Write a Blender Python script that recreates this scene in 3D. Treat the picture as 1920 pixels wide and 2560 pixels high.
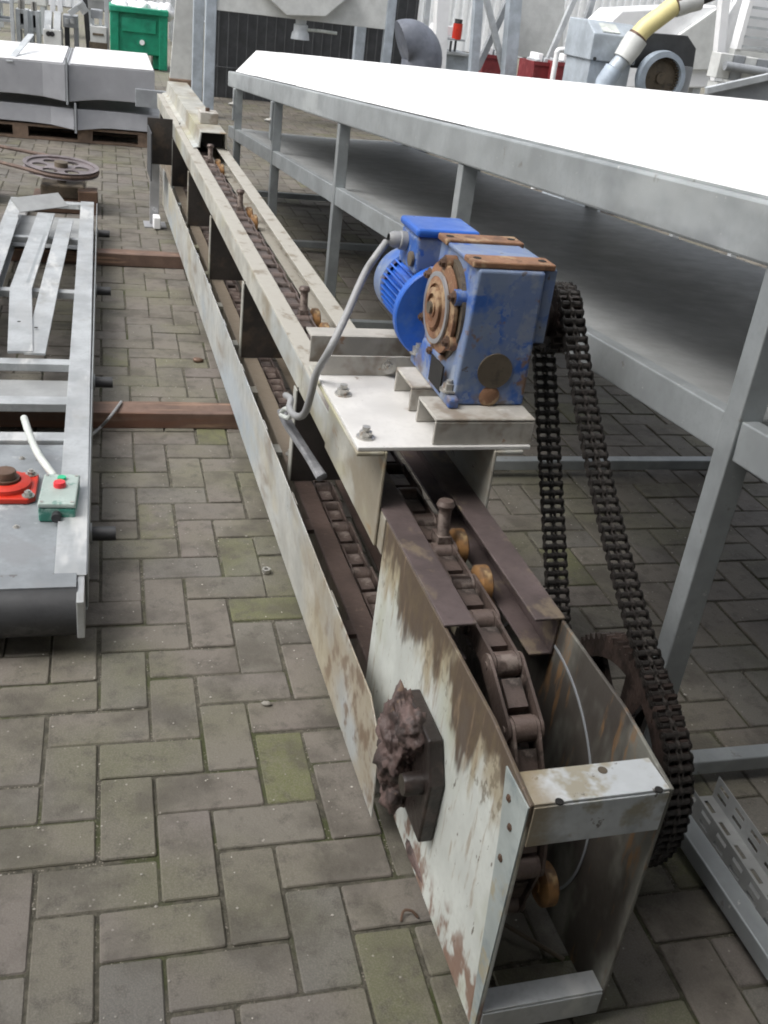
import bpy, bmesh, math, random
from mathutils import Vector, Matrix, Euler, noise
random.seed(7)
R = math.radians
for o in list(bpy.data.objects):
    bpy.data.objects.remove(o)
scene = bpy.context.scene
COL = scene.collection

# ------------------------------------------------------------------ camera
FPX, PITCH, YAW, ROLL = 2506.1, 0.4801, 0.2997, 0.1273
CAM = Vector((0.0331, -1.0309, 1.4449))
_f = Vector((math.sin(YAW)*math.cos(PITCH), math.cos(YAW)*math.cos(PITCH), -math.sin(PITCH)))
_r = Vector((math.cos(YAW), -math.sin(YAW), 0))
_u = _r.cross(_f)
RIGHT = _r*math.cos(ROLL) + _u*math.sin(ROLL)
UP = -_r*math.sin(ROLL) + _u*math.cos(ROLL)
cam = bpy.data.cameras.new('camera')
cam.sensor_fit = 'HORIZONTAL'; cam.sensor_width = 36; cam.lens = 36*FPX/1920
cam.clip_start = 0.05; cam.clip_end = 500
cob = bpy.data.objects.new('camera', cam); COL.objects.link(cob)
cob.matrix_world = Matrix(((RIGHT.x, UP.x, -_f.x, CAM.x), (RIGHT.y, UP.y, -_f.y, CAM.y), (RIGHT.z, UP.z, -_f.z, CAM.z), (0, 0, 0, 1)))
scene.camera = cob

# ------------------------------------------------------------------ sky and sun (overcast)
SUN_EL, SUN_AZ = R(56), R(-100)          # azimuth from +Y towards +X
w = bpy.data.worlds.new('World'); scene.world = w; w.use_nodes = True
nt = w.node_tree; nt.nodes.clear()
sky = nt.nodes.new('ShaderNodeTexSky'); sky.sky_type = 'NISHITA'; sky.sun_disc = False
sky.sun_elevation = SUN_EL; sky.sun_rotation = SUN_AZ; sky.air_density = 1.0; sky.dust_density = 6.0; sky.ozone_density = 1.0
hs = nt.nodes.new('ShaderNodeHueSaturation'); hs.inputs['Saturation'].default_value = 0.25
bg = nt.nodes.new('ShaderNodeBackground'); bg.inputs['Strength'].default_value = 0.15
ow = nt.nodes.new('ShaderNodeOutputWorld')
nt.links.new(sky.outputs[0], hs.inputs['Color']); nt.links.new(hs.outputs[0], bg.inputs[0]); nt.links.new(bg.outputs[0], ow.inputs[0])
sl = bpy.data.lights.new('sun', 'SUN'); sl.energy = 0.8; sl.angle = R(40); sl.color = (1, .985, .96)
so = bpy.data.objects.new('sun', sl); COL.objects.link(so)
sd = Vector((math.sin(SUN_AZ)*math.cos(SUN_EL), math.cos(SUN_AZ)*math.cos(SUN_EL), math.sin(SUN_EL)))
so.rotation_euler = sd.to_track_quat('Z', 'Y').to_euler()
vs = scene.view_settings
vs.view_transform = 'Standard'; vs.look = 'None'; vs.gamma = 1; vs.use_curve_mapping = False; vs.exposure = 0.6
scene.cycles.filter_width = 1.9; scene.cycles.adaptive_threshold = .02
scene.cycles.max_bounces = 6; scene.cycles.diffuse_bounces = 4; scene.cycles.glossy_bounces = 2

# ------------------------------------------------------------------ measuring helpers (1659 px wide copy of the picture)
K = 1.15732
def ray(u, v):
    return RIGHT*((u*K-960)/FPX) + UP*((1280-v*K)/FPX) + _f
def at(u, v, Y):
    d = ray(u, v); return CAM + d*((Y-CAM.y)/d.y)
def onz(u, v, z):
    d = ray(u, v); return CAM + d*((z-CAM.z)/d.z)
TH = 0.027
CO = Vector((0.509, 0, 0)); AX = Vector((math.cos(TH), math.sin(TH), 0)); AY = Vector((-math.sin(TH), math.cos(TH), 0))
def lx(u, v, x):
    d = ray(u, v); t = ((CO+AX*x-CAM).dot(AX))/d.dot(AX); p = CAM+d*t-CO
    return Vector((p.dot(AX), p.dot(AY), p.z))

# ------------------------------------------------------------------ materials
def newmat(name):
    m = bpy.data.materials.new(name); m.use_nodes = True
    n = m.node_tree.nodes; b = n['Principled BSDF']
    return m, n, m.node_tree.links, b
def ramp(n, l, src, lo, hi):
    r = n.new('ShaderNodeMapRange'); r.interpolation_type = 'SMOOTHSTEP'
    r.inputs['From Min'].default_value = lo; r.inputs['From Max'].default_value = hi
    l.new(src, r.inputs['Value']); return r.outputs[0]
def math_n(n, l, op, a, b):
    q = n.new('ShaderNodeMath'); q.operation = op
    for i, s in enumerate((a, b)):
        if hasattr(s, 'default_value') or hasattr(s, 'links'): l.new(s, q.inputs[i])
        else: q.inputs[i].default_value = s
    return q.outputs[0]
def noise_n(n, l, co, scale, detail=5, stretch=(1, 1, 1), off=0.0, rough=.6):
    mp = n.new('ShaderNodeMapping'); mp.inputs['Scale'].default_value = stretch; mp.inputs['Location'].default_value = (off, off*1.7, off*.6)
    l.new(co, mp.inputs[0])
    t = n.new('ShaderNodeTexNoise'); t.inputs['Scale'].default_value = scale; t.inputs['Detail'].default_value = detail; t.inputs['Roughness'].default_value = rough
    l.new(mp.outputs[0], t.inputs['Vector']); return t.outputs['Fac']
def mixc(n, l, fac, a, b):
    m = n.new('ShaderNodeMix'); m.data_type = 'RGBA'
    l.new(fac, m.inputs[0])
    for i, s in ((6, a), (7, b)):
        if isinstance(s, tuple): m.inputs[i].default_value = (*s, 1)
        else: l.new(s, m.inputs[i])
    return m.outputs[2]
def surf(name, base, rough=.5, metal=0., var=.12, layers=(), bump=.15, bscale=60, spec=.5, objrand=0.):
    """layers: (colour, scale, lo, hi, strength, stretch, gradient or None, roughness)"""
    m, n, l, b = newmat(name)
    tc = n.new('ShaderNodeTexCoord'); co = tc.outputs['Object']
    dark = tuple(c*(1-var*1.6) for c in base); lite = tuple(min(1, c*(1+var)) for c in base)
    col = mixc(n, l, ramp(n, l, noise_n(n, l, co, 7, 3), .3, .7), dark, lite)
    fine = noise_n(n, l, co, 90, 1)
    col = mixc(n, l, math_n(n, l, 'MULTIPLY', ramp(n, l, fine, .45, .75), .35), col, dark)
    rsock = None
    for i, ly in enumerate(layers):
        c, sc, lo, hi, st, stretch, grad, rg = (list(ly)+[None]*8)[:8]
        nz = noise_n(n, l, co, sc, 4, stretch or (1, 1, 1), 3.1+i*5.3, .65)
        if grad:
            ax, g0, g1, amp = grad
            sx = n.new('ShaderNodeSeparateXYZ'); l.new(co, sx.inputs[0])
            pert = math_n(n, l, 'ADD', sx.outputs[ax], math_n(n, l, 'MULTIPLY', math_n(n, l, 'SUBTRACT', nz, .5), amp))
            mk = n.new('ShaderNodeMapRange'); mk.interpolation_type = 'SMOOTHSTEP'; l.new(pert, mk.inputs['Value'])
            mk.inputs['From Min'].default_value = g0; mk.inputs['From Max'].default_value = g1
            fac = mk.outputs[0]
            if lo is not None:
                fac = math_n(n, l, 'MULTIPLY', fac, ramp(n, l, noise_n(n, l, co, sc*2.3, 3, stretch or (1, 1, 1), 9.7+i), lo, hi))
        else:
            fac = ramp(n, l, nz, lo, hi)
        fac = math_n(n, l, 'MULTIPLY', fac, st)
        col = mixc(n, l, fac, col, c)
    if objrand:
        oi = n.new('ShaderNodeObjectInfo'); v = n.new('ShaderNodeHueSaturation')
        l.new(math_n(n, l, 'ADD', math_n(n, l, 'MULTIPLY', oi.outputs['Random'], objrand), 1-objrand/2), v.inputs['Value'])
        l.new(col, v.inputs['Color']); col = v.outputs[0]
    l.new(col, b.inputs['Base Color'])
    rn = n.new('ShaderNodeMapRange'); l.new(noise_n(n, l, co, 22, 2, off=8.), rn.inputs[0])
    rn.inputs['To Min'].default_value = max(.05, rough-.15); rn.inputs['To Max'].default_value = min(1, rough+.18)
    l.new(rn.outputs[0], b.inputs['Roughness'])
    b.inputs['Metallic'].default_value = metal; b.inputs['Specular IOR Level'].default_value = spec
    if bump:
        bp = n.new('ShaderNodeBump'); bp.inputs['Strength'].default_value = bump; bp.inputs['Distance'].default_value = .004
        l.new(noise_n(n, l, co, bscale, 3, off=2.), bp.inputs['Height']); l.new(bp.outputs[0], b.inputs['Normal'])
    return m
BROWN = (.075, .05, .035); RUST = (.30, .12, .045); GREASE = (.035, .027, .024)
M = {}
M['plate'] = surf('head plate paint', (.55, .575, .54), .45, 0, .10, [
    ((.40, .42, .33), 4, .50, .66, .7, (1, 1, .6)),
    ((.36, .40, .42), 3, .54, .64, .6, (1, 1, .6)),
    ((.30, .24, .14), 6, None, None, .75, (1, 1.2, .55), (2, .36, .44, .55)),
    (BROWN, 6.5, None, None, .92, (1, 1.15, .45), (2, .425, .478, .55)), ((.26, .19, .12), 20, .56, .66, .55, (1, 2.6, .35)),
    ((.12, .09, .055), 16, .50, .60, .6, (1, 1.2, .8), (2, .40, .44, .4)),
    ((.18, .085, .05), 8, .44, .56, .85, (1, 1.2, .8), (2, .14, .07, .25)),
    ((.09, .07, .05), 42, .655, .69, .85, (1, 2.0, .7)),
], .12, 40)
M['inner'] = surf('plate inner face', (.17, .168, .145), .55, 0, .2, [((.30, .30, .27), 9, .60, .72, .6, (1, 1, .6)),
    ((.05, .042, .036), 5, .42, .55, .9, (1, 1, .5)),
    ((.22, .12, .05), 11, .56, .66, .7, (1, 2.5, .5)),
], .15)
M['paint'] = surf('cream machine paint', (.40, .395, .355), .48, .0, .15, [((.22, .185, .13), 5, .46, .62, .8, (1, .5, .8)),
    ((.36, .34, .22), 3.2, .50, .68, .8, (1, .6, 1)),
    ((.40, .44, .45), 2.2, .52, .66, .7, (1, .5, 1)),
    ((.27, .19, .11), 8, .60, .70, .8, (1, .6, 2)),
    ((.08, .06, .045), 26, .665, .72, .8, (1, .7, 1.4)),
], .12, 40)
M['sheet'] = surf('guard sheet paint', (.43, .435, .41), .45, .05, .14, [((.22, .17, .12), 7, .52, .68, .7, (1, .5, 1.4)),
    ((.36, .42, .47), 1.8, .48, .66, .75, (1, .45, 1)),
    ((.42, .38, .27), 2.6, .52, .68, .75, (1, .6, 1)),
    ((.31, .26, .18), 3.5, .34, .66, .8, (1, .8, .8), (1, 1.5, .6, 1.2)), ((.16, .11, .075), 9, .47, .62, .85, (1, .9, .8), (1, 1.15, .45, .8)),
    ((.07, .05, .04), 20, .64, .70, .85, (1, 1.6, .5)),
], .12, 40)
M['galvpaint'] = surf('worn grey green paint', (.36, .40, .39), .45, .1, .12, [((.20, .24, .25), 8, .5, .62, .7), ((.34, .30, .20), 12, .56, .66, .8)], .12)
M['barpaint'] = surf('scuffed crossbar', (.58, .61, .625), .40, .1, .12, [((.30, .26, .17), 12, .52, .64, .8), ((.34, .37, .39), 6, .5, .64, .7), ((.10, .08, .06), 40, .64, .70, .8), ((.28, .22, .13), 16, None, None, .85, (1, 1, 1), (0, .115, .06, .10))], .12)
M['ledge'] = surf('track flange with grease and shadow tone', (.10, .072, .062), .36, .1, .2, [
    ((.26, .22, .17), 2.6, None, None, .8, (1, .8, 1), (1, 1.5, 1.75, .35)),  # pale beyond the first bulkhead; dark near end holds the motor plate's shadow
    ((.20, .15, .12), 30, .62, .7, .5),
], .25, 70)
M['trackflange'] = surf('upper rail flange', (.11, .085, .082), .42, .1, .2, [
    ((.43, .41, .36), 3, None, None, .95, (1, .7, 1), (1, 1.05, 1.25, .4)),
    ((.20, .16, .11), 14, .54, .66, .75, (1, .7, 1)),
], .2, 70)
M['bulk'] = surf('bulkhead dark steel', (.05, .044, .040), .5, .1, .2, [((.10, .075, .055), 8, .5, .65, .8)], .2)
M['chain'] = surf('conveyor chain steel', (.145, .108, .093), .42, .25, .25, [((.30, .25, .22), 24, .52, .66, .75), ((.03, .024, .02), 14, .55, .65, .8)], .3, 120)
M['greasy'] = surf('grease black steel', GREASE, .32, .15, .3, [((.085, .06, .052), 14, .5, .66, .7)], .4, 60)
M['lump'] = surf('old grease', (.115, .078, .070), .62, 0, .3, [((.03, .022, .02), 18, .5, .6, .8), ((.24, .16, .10), 26, .62, .7, .6)], .8, 45)
M['drive'] = surf('drive chain steel', (.030, .027, .025), .40, .35, .3, [((.085, .075, .068), 30, .55, .7, .7)], .2, 150)
M['blue'] = surf('chipped blue enamel', (.04, .12, .40), .40, 0, .15, [((.17, .22, .34), 6, .45, .53, .75), ((.20, .25, .36), 19, .52, .56, .7), ((.24, .27, .32), 16, .52, .64, .7), ((.14, .10, .075), 9, .50, .64, .85, (1, 1, 1), (2, .80, .735, .10)),
    ((.17, .22, .32), 7, .46, .60, .8), ((.30, .34, .40), 12, .60, .68, .7), ((.20, .115, .06), 11, .60, .66, .9), ((.09, .07, .06), 30, .66, .7, .8)], .15, 50)
M['bluebright'] = surf('blue enamel', (.025, .12, .50), .34, 0, .12, [((.10, .20, .45), 8, .55, .68, .6), ((.25, .15, .07), 14, .66, .71, .9)], .1, 50)
M['rust'] = surf('rusty orange steel', (.26, .135, .075), .6, .1, .25, [((.42, .30, .18), 16, .52, .64, .8), ((.10, .05, .03), 22, .56, .66, .8)], .35, 80)
M['castiron'] = surf('grey brown plug', (.13, .105, .075), .6, .1, .2, [((.06, .05, .04), 30, .55, .65, .7)], .3)
M['basepl'] = surf('white painted base plate', (.62, .61, .59), .42, 0, .08, [((.30, .25, .20), 6, .60, .70, .7), ((.17, .12, .09), 24, .66, .72, .8)], .1)
M['basech'] = surf('base channel paint', (.44, .42, .38), .45, 0, .12, [((.20, .16, .12), 7, .48, .62, .8), ((.60, .59, .56), 9, .58, .68, .8), ((.28, .15, .08), 16, .64, .70, .8)], .15)
M['galv'] = surf('galvanised steel', (.35, .375, .385), .38, .4, .10, [((.52, .55, .55), 3, .52, .66, .6, (1, .4, 1)), ((.27, .285, .29), 5, .54, .68, .6, (1, .5, 1)), ((.6, .6, .58), 45, .68, .72, .8), ((.20, .19, .16), 16, .66, .72, .6)], .08, 30)
M['galvdark'] = surf('dull galvanised sheet', (.36, .37, .37), .5, .3, .1, [((.28, .285, .28), 3, .5, .66, .7)], .05, 30)
M['zinc'] = surf('bright zinc bar', (.43, .45, .46), .38, .3, .14, [((.25, .235, .20), 5, .58, .70, .6),((.42, .43, .43), 6, .52, .66, .6, (2, .5, 1)), ((.72, .72, .70), 4, .55, .68, .6, (2, .5, 1)), ((.33, .30, .24), 30, .68, .73, .6)], .08, 40)
M['pan'] = surf('scuffed steel pan', (.25, .27, .285), .52, .1, .15, [((.22, .23, .24), 5, .48, .62, .8), ((.5, .52, .53), 9, .60, .7, .6), ((.10, .09, .085), 22, .66, .71, .7)], .15, 60)
M['rubber'] = surf('black rubber', (.035, .036, .038), .55, 0, .2, [((.10, .10, .10), 12, .58, .68, .6)], .2)
M['white'] = surf('white plastic', (.86, .865, .87), .4, 0, .02, [((.72, .72, .70), 40, .72, .75, .4)], 0)
M['whitepaint'] = surf('white painted steel', (.88, .89, .90), .4, 0, .03, [((.70, .71, .72), 4, .58, .70, .5)], .03)
M['greysheet'] = surf('grey sheet metal', (.44, .445, .46), .34, .55, .08, [((.34, .345, .36), 2.2, .48, .64, .6), ((.52, .53, .54), 4, .56, .7, .6)], .04, 30)
M['palegrey'] = surf('pale grey panel', (.62, .635, .62), .5, 0, .08, [((.53, .54, .53), 1.5, .5, .66, .6)], .04)
M['darkpanel'] = surf('dark grey panel', (.055, .058, .062), .55, 0, .15, [], .06)
M['bluegrey'] = surf('blue grey steel', (.42, .47, .52), .45, .15, .12, [((.31, .34, .38), 4, .52, .66, .6)], .06)
M['galvlight'] = surf('haze lightened galvanised steel', (.55, .58, .60), .45, .2, .10, [((.42, .44, .46), 4, .5, .66, .6)], .06)  # lighter copy of galv, with far brightness and haze in its colour
M['galvmid'] = surf('dull yard steel', (.34, .36, .38), .5, .2, .10, [((.25, .26, .28), 4, .5, .66, .6)], .06)
M['wire'] = surf('dark wire', (.10, .105, .11), .5, .2, .1, [], 0)
M['troughsheet'] = surf('brushed sheet steel', (.37, .375, .395), .38, .3, .05, [((.30, .305, .325), 2.2, .44, .68, .6)], 0)
M['ringblue'] = surf('pale blue enamel', (.42, .49, .57), .4, 0, .1, [((.30, .35, .41), 8, .52, .66, .6)], .04)
M['duct'] = surf('grey plastic duct', (.15, .165, .20), .5, 0, .15, [((.21, .22, .25), 3, .5, .66, .6)], .05)
M['green'] = surf('green plastic container', (.012, .27, .155), .42, 0, .12, [((.03, .34, .21), 3, .52, .66, .7), ((.01, .16, .10), 6, .55, .68, .6)], .05)
M['greenbox'] = surf('green enclosure', (.05, .22, .17), .45, 0, .15, [((.30, .42, .38), 22, .50, .62, .7), ((.02, .09, .07), 30, .58, .66, .7)], .1)
M['lid'] = surf('dusty enclosure lid', (.36, .43, .40), .45, 0, .12, [((.08, .2, .16), 40, .56, .66, .7)], .1)
M['red'] = surf('red enamel', (.55, .032, .014), .35, 0, .1, [((.30, .02, .012), 20, .58, .68, .6)], .08)
M['redbtn'] = surf('red plastic button', (.72, .04, .05), .3, 0, .03, [], 0)
M['grnbtn'] = surf('green plastic button', (.02, .45, .22), .3, 0, .03, [], 0)
M['redcrate'] = surf('faded red plastic', (.19, .028, .032), .5, 0, .15, [((.36, .10, .10), 6, .55, .68, .6)], .05)
M['wood'] = surf('red brown timber', (.150, .096, .072), .65, 0, .18, [((.15, .07, .042), 4, .48, .62, .8, (.25, 3, 3)), ((.33, .21, .14), 7, .54, .66, .8, (.3, 4, 4)), ((.09, .05, .035), 14, .62, .70, .7)], .35, 40)
M['palletwood'] = surf('pallet wood', (.20, .14, .10), .75, 0, .2, [((.10, .07, .05), 5, .5, .64, .8)], .3)
M['cable'] = surf('grey pvc cable', (.30, .305, .31), .45, 0, .08, [((.20, .20, .21), 14, .55, .68, .6)], .05)
M['strap'] = surf('dark grey sheath', (.14, .142, .15), .42, 0, .1, [((.30, .30, .31), 9, .52, .66, .7)], .05)
M['tape'] = surf('pale conduit', (.55, .58, .55), .5, 0, .12, [((.38, .42, .38), 20, .55, .66, .7)], .1)
M['yellowwheel'] = surf('amber nylon wheel', (.27, .14, .05), .58, 0, .2, [((.10, .06, .035), 14, .45, .6, .85), ((.55, .40, .20), 10, .6, .7, .6)], .08)
M['yellowhose'] = surf('cream yellow hose', (.70, .62, .30), .4, 0, .06, [], .05)
M['beltrub'] = surf('rusty drive belt', (.14, .095, .075), .6, 0, .2, [((.26, .17, .12), 14, .55, .66, .7)], .2)
M['pulley'] = surf('grey cast pulley', (.20, .175, .18), .5, .2, .15, [((.11, .08, .075), 9, .52, .65, .7)], .15)
M['bolt'] = surf('zinc bolt', (.50, .49, .46), .32, .7, .1, [((.25, .16, .10), 60, .58, .68, .6)], .1)
M['boltdark'] = surf('rusty bolt', (.13, .08, .055), .5, .3, .2, [], .2)
M['hole'] = surf('dark hole', (.012, .011, .010), .9, 0, 0, [], 0)
M['wall'] = surf('pale corrugated wall', (.84, .86, .88), .6, 0, .04, [((.74, .76, .78), .4, .5, .66, .6)], 0)
M['stone'] = surf('pebbles', (.36, .34, .30), .7, 0, .25, [], .2, objrand=.6)

def paver_mat(name, use_attr, green=False):
    m, n, l, b = newmat(name)
    tc = n.new('ShaderNodeTexCoord'); geo = n.new('ShaderNodeNewGeometry'); co = geo.outputs['Position']
    if use_attr:
        a = n.new('ShaderNodeAttribute'); a.attribute_name = 'tint'; sep = n.new('ShaderNodeSeparateColor'); l.new(a.outputs['Color'], sep.inputs[0]); r1, r2 = sep.outputs[0], sep.outputs[1]
    else:
        oi = n.new('ShaderNodeObjectInfo'); r1 = oi.outputs['Random']
        r2 = math_n(n, l, 'FRACT', math_n(n, l, 'MULTIPLY', r1, 37.7), 0)
    cr = n.new('ShaderNodeValToRGB'); e = cr.color_ramp.elements
    cols = [(0, (.130, .116, .099)), (.2, (.166, .147, .127)), (.4, (.134, .124, .097)), (.6, (.160, .139, .125)), (.8, (.124, .118, .106)), (1, (.168, .152, .124))]
    e[0].position = 0; e[0].color = (*cols[0][1], 1); e[1].position = 1; e[1].color = (*cols[-1][1], 1)
    for p, c in cols[1:-1]:
        q = e.new(p); q.color = (*c, 1)
    l.new(r1, cr.inputs[0]); col = cr.outputs[0]
    # moss: some bricks greener, and a broad patchy bloom
    moss = math_n(n, l, 'MULTIPLY', ramp(n, l, r2, .90, 1.0), ramp(n, l, noise_n(n, l, co, 9, 3), .25, .55)) if not green else ramp(n, l, noise_n(n, l, co, 12, 3), .15, .45)
    col = mixc(n, l, math_n(n, l, 'MULTIPLY', moss, .8 if not green else 1), col, (.118, .122, .056))
    bloom = math_n(n, l, 'MULTIPLY', ramp(n, l, noise_n(n, l, co, 2.1, 3, off=4.), .44, .68), .62)
    col = mixc(n, l, bloom, col, (.112, .112, .062))
    grey = math_n(n, l, 'MULTIPLY', ramp(n, l, noise_n(n, l, co, 3.3, 3, off=11.), .5, .7), .5)
    col = mixc(n, l, grey, col, (.118, .112, .106))
    dk = math_n(n, l, 'MULTIPLY', ramp(n, l, noise_n(n, l, co, 26, 3, off=17.), .50, .70), .55)
    col = mixc(n, l, dk, col, (.060, .054, .044))
    gr = ramp(n, l, noise_n(n, l, co, 330, 1, off=5.), .35, .75)
    col = mixc(n, l, math_n(n, l, 'MULTIPLY', gr, .45), col, (.21, .195, .165))
    sp = n.new('ShaderNodeTexVoronoi'); sp.inputs['Scale'].default_value = 55; l.new(co, sp.inputs['Vector'])
    spk = math_n(n, l, 'MULTIPLY', ramp(n, l, sp.outputs['Distance'], .16, .08), ramp(n, l, noise_n(n, l, co, 14, 2, off=21.), .55, .62))
    col = mixc(n, l, math_n(n, l, 'MULTIPLY', spk, .45), col, (.50, .47, .42))
    st1 = math_n(n, l, 'MULTIPLY', ramp(n, l, noise_n(n, l, co, 6.5, 4, off=31.), .46, .66), .6)
    col = mixc(n, l, st1, col, (.072, .064, .052))
    l.new(col, b.inputs['Base Color']); b.inputs['Roughness'].default_value = .66; b.inputs['Specular IOR Level'].default_value = .35
    bp = n.new('ShaderNodeBump'); bp.inputs['Strength'].default_value = .45; bp.inputs['Distance'].default_value = .003
    l.new(noise_n(n, l, co, 140, 2), bp.inputs['Height']); l.new(bp.outputs[0], b.inputs['Normal'])
    return m
M['paver'] = paver_mat('concrete paver', False); M['pavermoss'] = paver_mat('mossy concrete paver', False, True); M['paver2'] = paver_mat('concrete paver far', True)
def joint_mat():
    m, n, l, b = newmat('joint sand'); geo = n.new('ShaderNodeNewGeometry'); co = geo.outputs['Position']
    col = mixc(n, l, ramp(n, l, noise_n(n, l, co, 60, 5), .35, .7), (.055, .051, .038), (.115, .105, .080))
    col = mixc(n, l, ramp(n, l, noise_n(n, l, co, 5, 5, off=3.), .5, .65), col, (.052, .060, .022))
    vz = n.new('ShaderNodeTexVoronoi'); vz.inputs['Scale'].default_value = 170; l.new(co, vz.inputs['Vector'])
    pk = math_n(n, l, 'MULTIPLY', ramp(n, l, vz.outputs['Distance'], .35, .2), ramp(n, l, noise_n(n, l, co, 12, 3, off=7.), .5, .62))
    col = mixc(n, l, pk, col, (.24, .215, .18))
    l.new(col, b.inputs['Base Color']); b.inputs['Roughness'].default_value = .95
    bp = n.new('ShaderNodeBump'); bp.inputs['Strength'].default_value = .8; bp.inputs['Distance'].default_value = .006
    l.new(noise_n(n, l, co, 170, 4), bp.inputs['Height']); l.new(bp.outputs[0], b.inputs['Normal'])
    return m
M['joint'] = joint_mat()
def farground_mat():
    m, n, l, b = newmat('far paving'); geo = n.new('ShaderNodeNewGeometry'); co = geo.outputs['Position']
    br = n.new('ShaderNodeTexBrick'); br.inputs['Scale'].default_value = 1; br.inputs['Brick Width'].default_value = .212; br.inputs['Row Height'].default_value = .106
    br.inputs['Mortar Size'].default_value = .006; br.inputs['Color1'].default_value = (.22, .205, .17, 1); br.inputs['Color2'].default_value = (.18, .168, .14, 1); br.inputs['Mortar'].default_value = (.08, .075, .055, 1)
    l.new(co, br.inputs['Vector'])
    col = mixc(n, l, ramp(n, l, noise_n(n, l, co, 1.3, 5), .4, .7), br.outputs['Color'], (.18, .178, .125))
    l.new(col, b.inputs['Base Color']); b.inputs['Roughness'].default_value = .75
    return m
M['farground'] = farground_mat()

# ------------------------------------------------------------------ mesh builder
class MB:
    def __init__(s): s.v = []; s.f = []
    def add(s, vs, fs):
        k = len(s.v); s.v += [tuple(p) for p in vs]; s.f += [tuple(i+k for i in f) for f in fs]; return s
    def box(s, x0, x1, y0, y1, z0, z1):
        return s.add([(x0, y0, z0), (x1, y0, z0), (x1, y1, z0), (x0, y1, z0), (x0, y0, z1), (x1, y0, z1), (x1, y1, z1), (x0, y1, z1)],
                     [(0, 3, 2, 1), (4, 5, 6, 7), (0, 1, 5, 4), (1, 2, 6, 5), (2, 3, 7, 6), (3, 0, 4, 7)])
    def bar(s, p, q, w, h, up=(0, 0, 1)):
        """rectangular bar from p to q, width w across, height h along up"""
        p = Vector(p); q = Vector(q); d = (q-p).normalized(); u = Vector(up)
        sd = d.cross(u)
        if sd.length < 1e-4: sd = d.cross(Vector((1, 0, 0)))
        sd.normalize(); u = sd.cross(d).normalized()
        a, b = sd*w/2, u*h/2
        return s.add([p-a-b, p+a-b, p+a+b, p-a+b, q-a-b, q+a-b, q+a+b, q-a+b],
                     [(0, 1, 2, 3), (7, 6, 5, 4), (0, 4, 5, 1), (1, 5, 6, 2), (2, 6, 7, 3), (3, 7, 4, 0)])
    def prism(s, poly, t0, t1, fn):
        """extrude a 2-D polygon; fn(a, b, t) gives the 3-D point"""
        n = len(poly)
        vs = [fn(a, b, t0) for a, b in poly]+[fn(a, b, t1) for a, b in poly]
        fs = [tuple(range(n-1, -1, -1)), tuple(range(n, 2*n))]+[(i, (i+1) % n, (i+1) % n+n, i+n) for i in range(n)]
        return s.add(vs, fs)
    def cyl(s, p, q, r, r2=None, n=16, caps=True):
        p = Vector(p); q = Vector(q); d = (q-p).normalized(); a = d.orthogonal().normalized(); b = d.cross(a)
        r2 = r if r2 is None else r2
        vs = []
        for c, rr in ((p, r), (q, r2)):
            vs += [c+(a*math.cos(2*math.pi*i/n)+b*math.sin(2*math.pi*i/n))*rr for i in range(n)]
        fs = [(i, (i+1) % n, n+(i+1) % n, n+i) for i in range(n)]
        if caps: fs += [tuple(range(n-1, -1, -1)), tuple(range(n, 2*n))]
        return s.add(vs, fs)
    def lathe(s, prof, o, d, n=28):
        """prof: (radius, distance along axis); closed at both ends if radius 0"""
        o = Vector(o); d = Vector(d).normalized(); a = d.orthogonal().normalized(); b = d.cross(a)
        vs = []; m = len(prof)
        for r, h in prof:
            vs += [o+d*h+(a*math.cos(2*math.pi*i/n)+b*math.sin(2*math.pi*i/n))*max(r, 1e-4) for i in range(n)]
        fs = [(j*n+i, j*n+(i+1) % n, (j+1)*n+(i+1) % n, (j+1)*n+i) for j in range(m-1) for i in range(n)]
        return s.add(vs, fs)
    def tube(s, pts, r, n=8, caps=True):
        pts = [Vector(p) for p in pts]; vs = []; m = len(pts); prev = None
        for i, p in enumerate(pts):
            d = (pts[min(i+1, m-1)]-pts[max(i-1, 0)]).normalized()
            a = d.orthogonal().normalized() if prev is None else (prev-d*prev.dot(d)).normalized()
            prev = a; b = d.cross(a); rr = r[i] if isinstance(r, (list, tuple)) else r
            vs += [p+(a*math.cos(2*math.pi*k/n)+b*math.sin(2*math.pi*k/n))*rr for k in range(n)]
        fs = [(j*n+i, j*n+(i+1) % n, (j+1)*n+(i+1) % n, (j+1)*n+i) for j in range(m-1) for i in range(n)]
        if caps: fs += [tuple(range(n-1, -1, -1)), tuple(range((m-1)*n, m*n))]
        return s.add(vs, fs)
    def mesh(s, name, mat, smooth=False):
        me = bpy.data.meshes.new(name); me.from_pydata(s.v, [], s.f)
        bm = bmesh.new(); bm.from_mesh(me); bmesh.ops.recalc_face_normals(bm, faces=bm.faces); bm.to_mesh(me); bm.free()
        me.materials.append(M[mat])
        if smooth:
            me.shade_smooth(); me.set_sharp_from_angle(angle=R(38))
        return me
    def build(s, name, mat, parent=None, smooth=False, bevel=0, seg=2):
        return put(name, s.mesh(name, mat, smooth), parent, bevel, seg)
def put(name, me, parent=None, bevel=0, seg=2):
    o = bpy.data.objects.new(name, me); COL.objects.link(o)
    if parent: o.parent = parent
    if bevel:
        b = o.modifiers.new('bevel', 'BEVEL'); b.width = bevel; b.segments = seg; b.limit_method = 'ANGLE'; b.angle_limit = R(40)
    return o
def smoothpath(pts, k=6):
    pts = [Vector(p) for p in pts]; out = []
    for i in range(len(pts)-1):
        p0, p1, p2, p3 = pts[max(i-1, 0)], pts[i], pts[i+1], pts[min(i+2, len(pts)-1)]
        for j in range(k):
            t = j/k
            out.append(.5*((2*p1)+(p2-p0)*t+(2*p0-5*p1+4*p2-p3)*t*t+(3*p1-p0-3*p2+p3)*t**3))
    return out+[pts[-1]]
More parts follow.
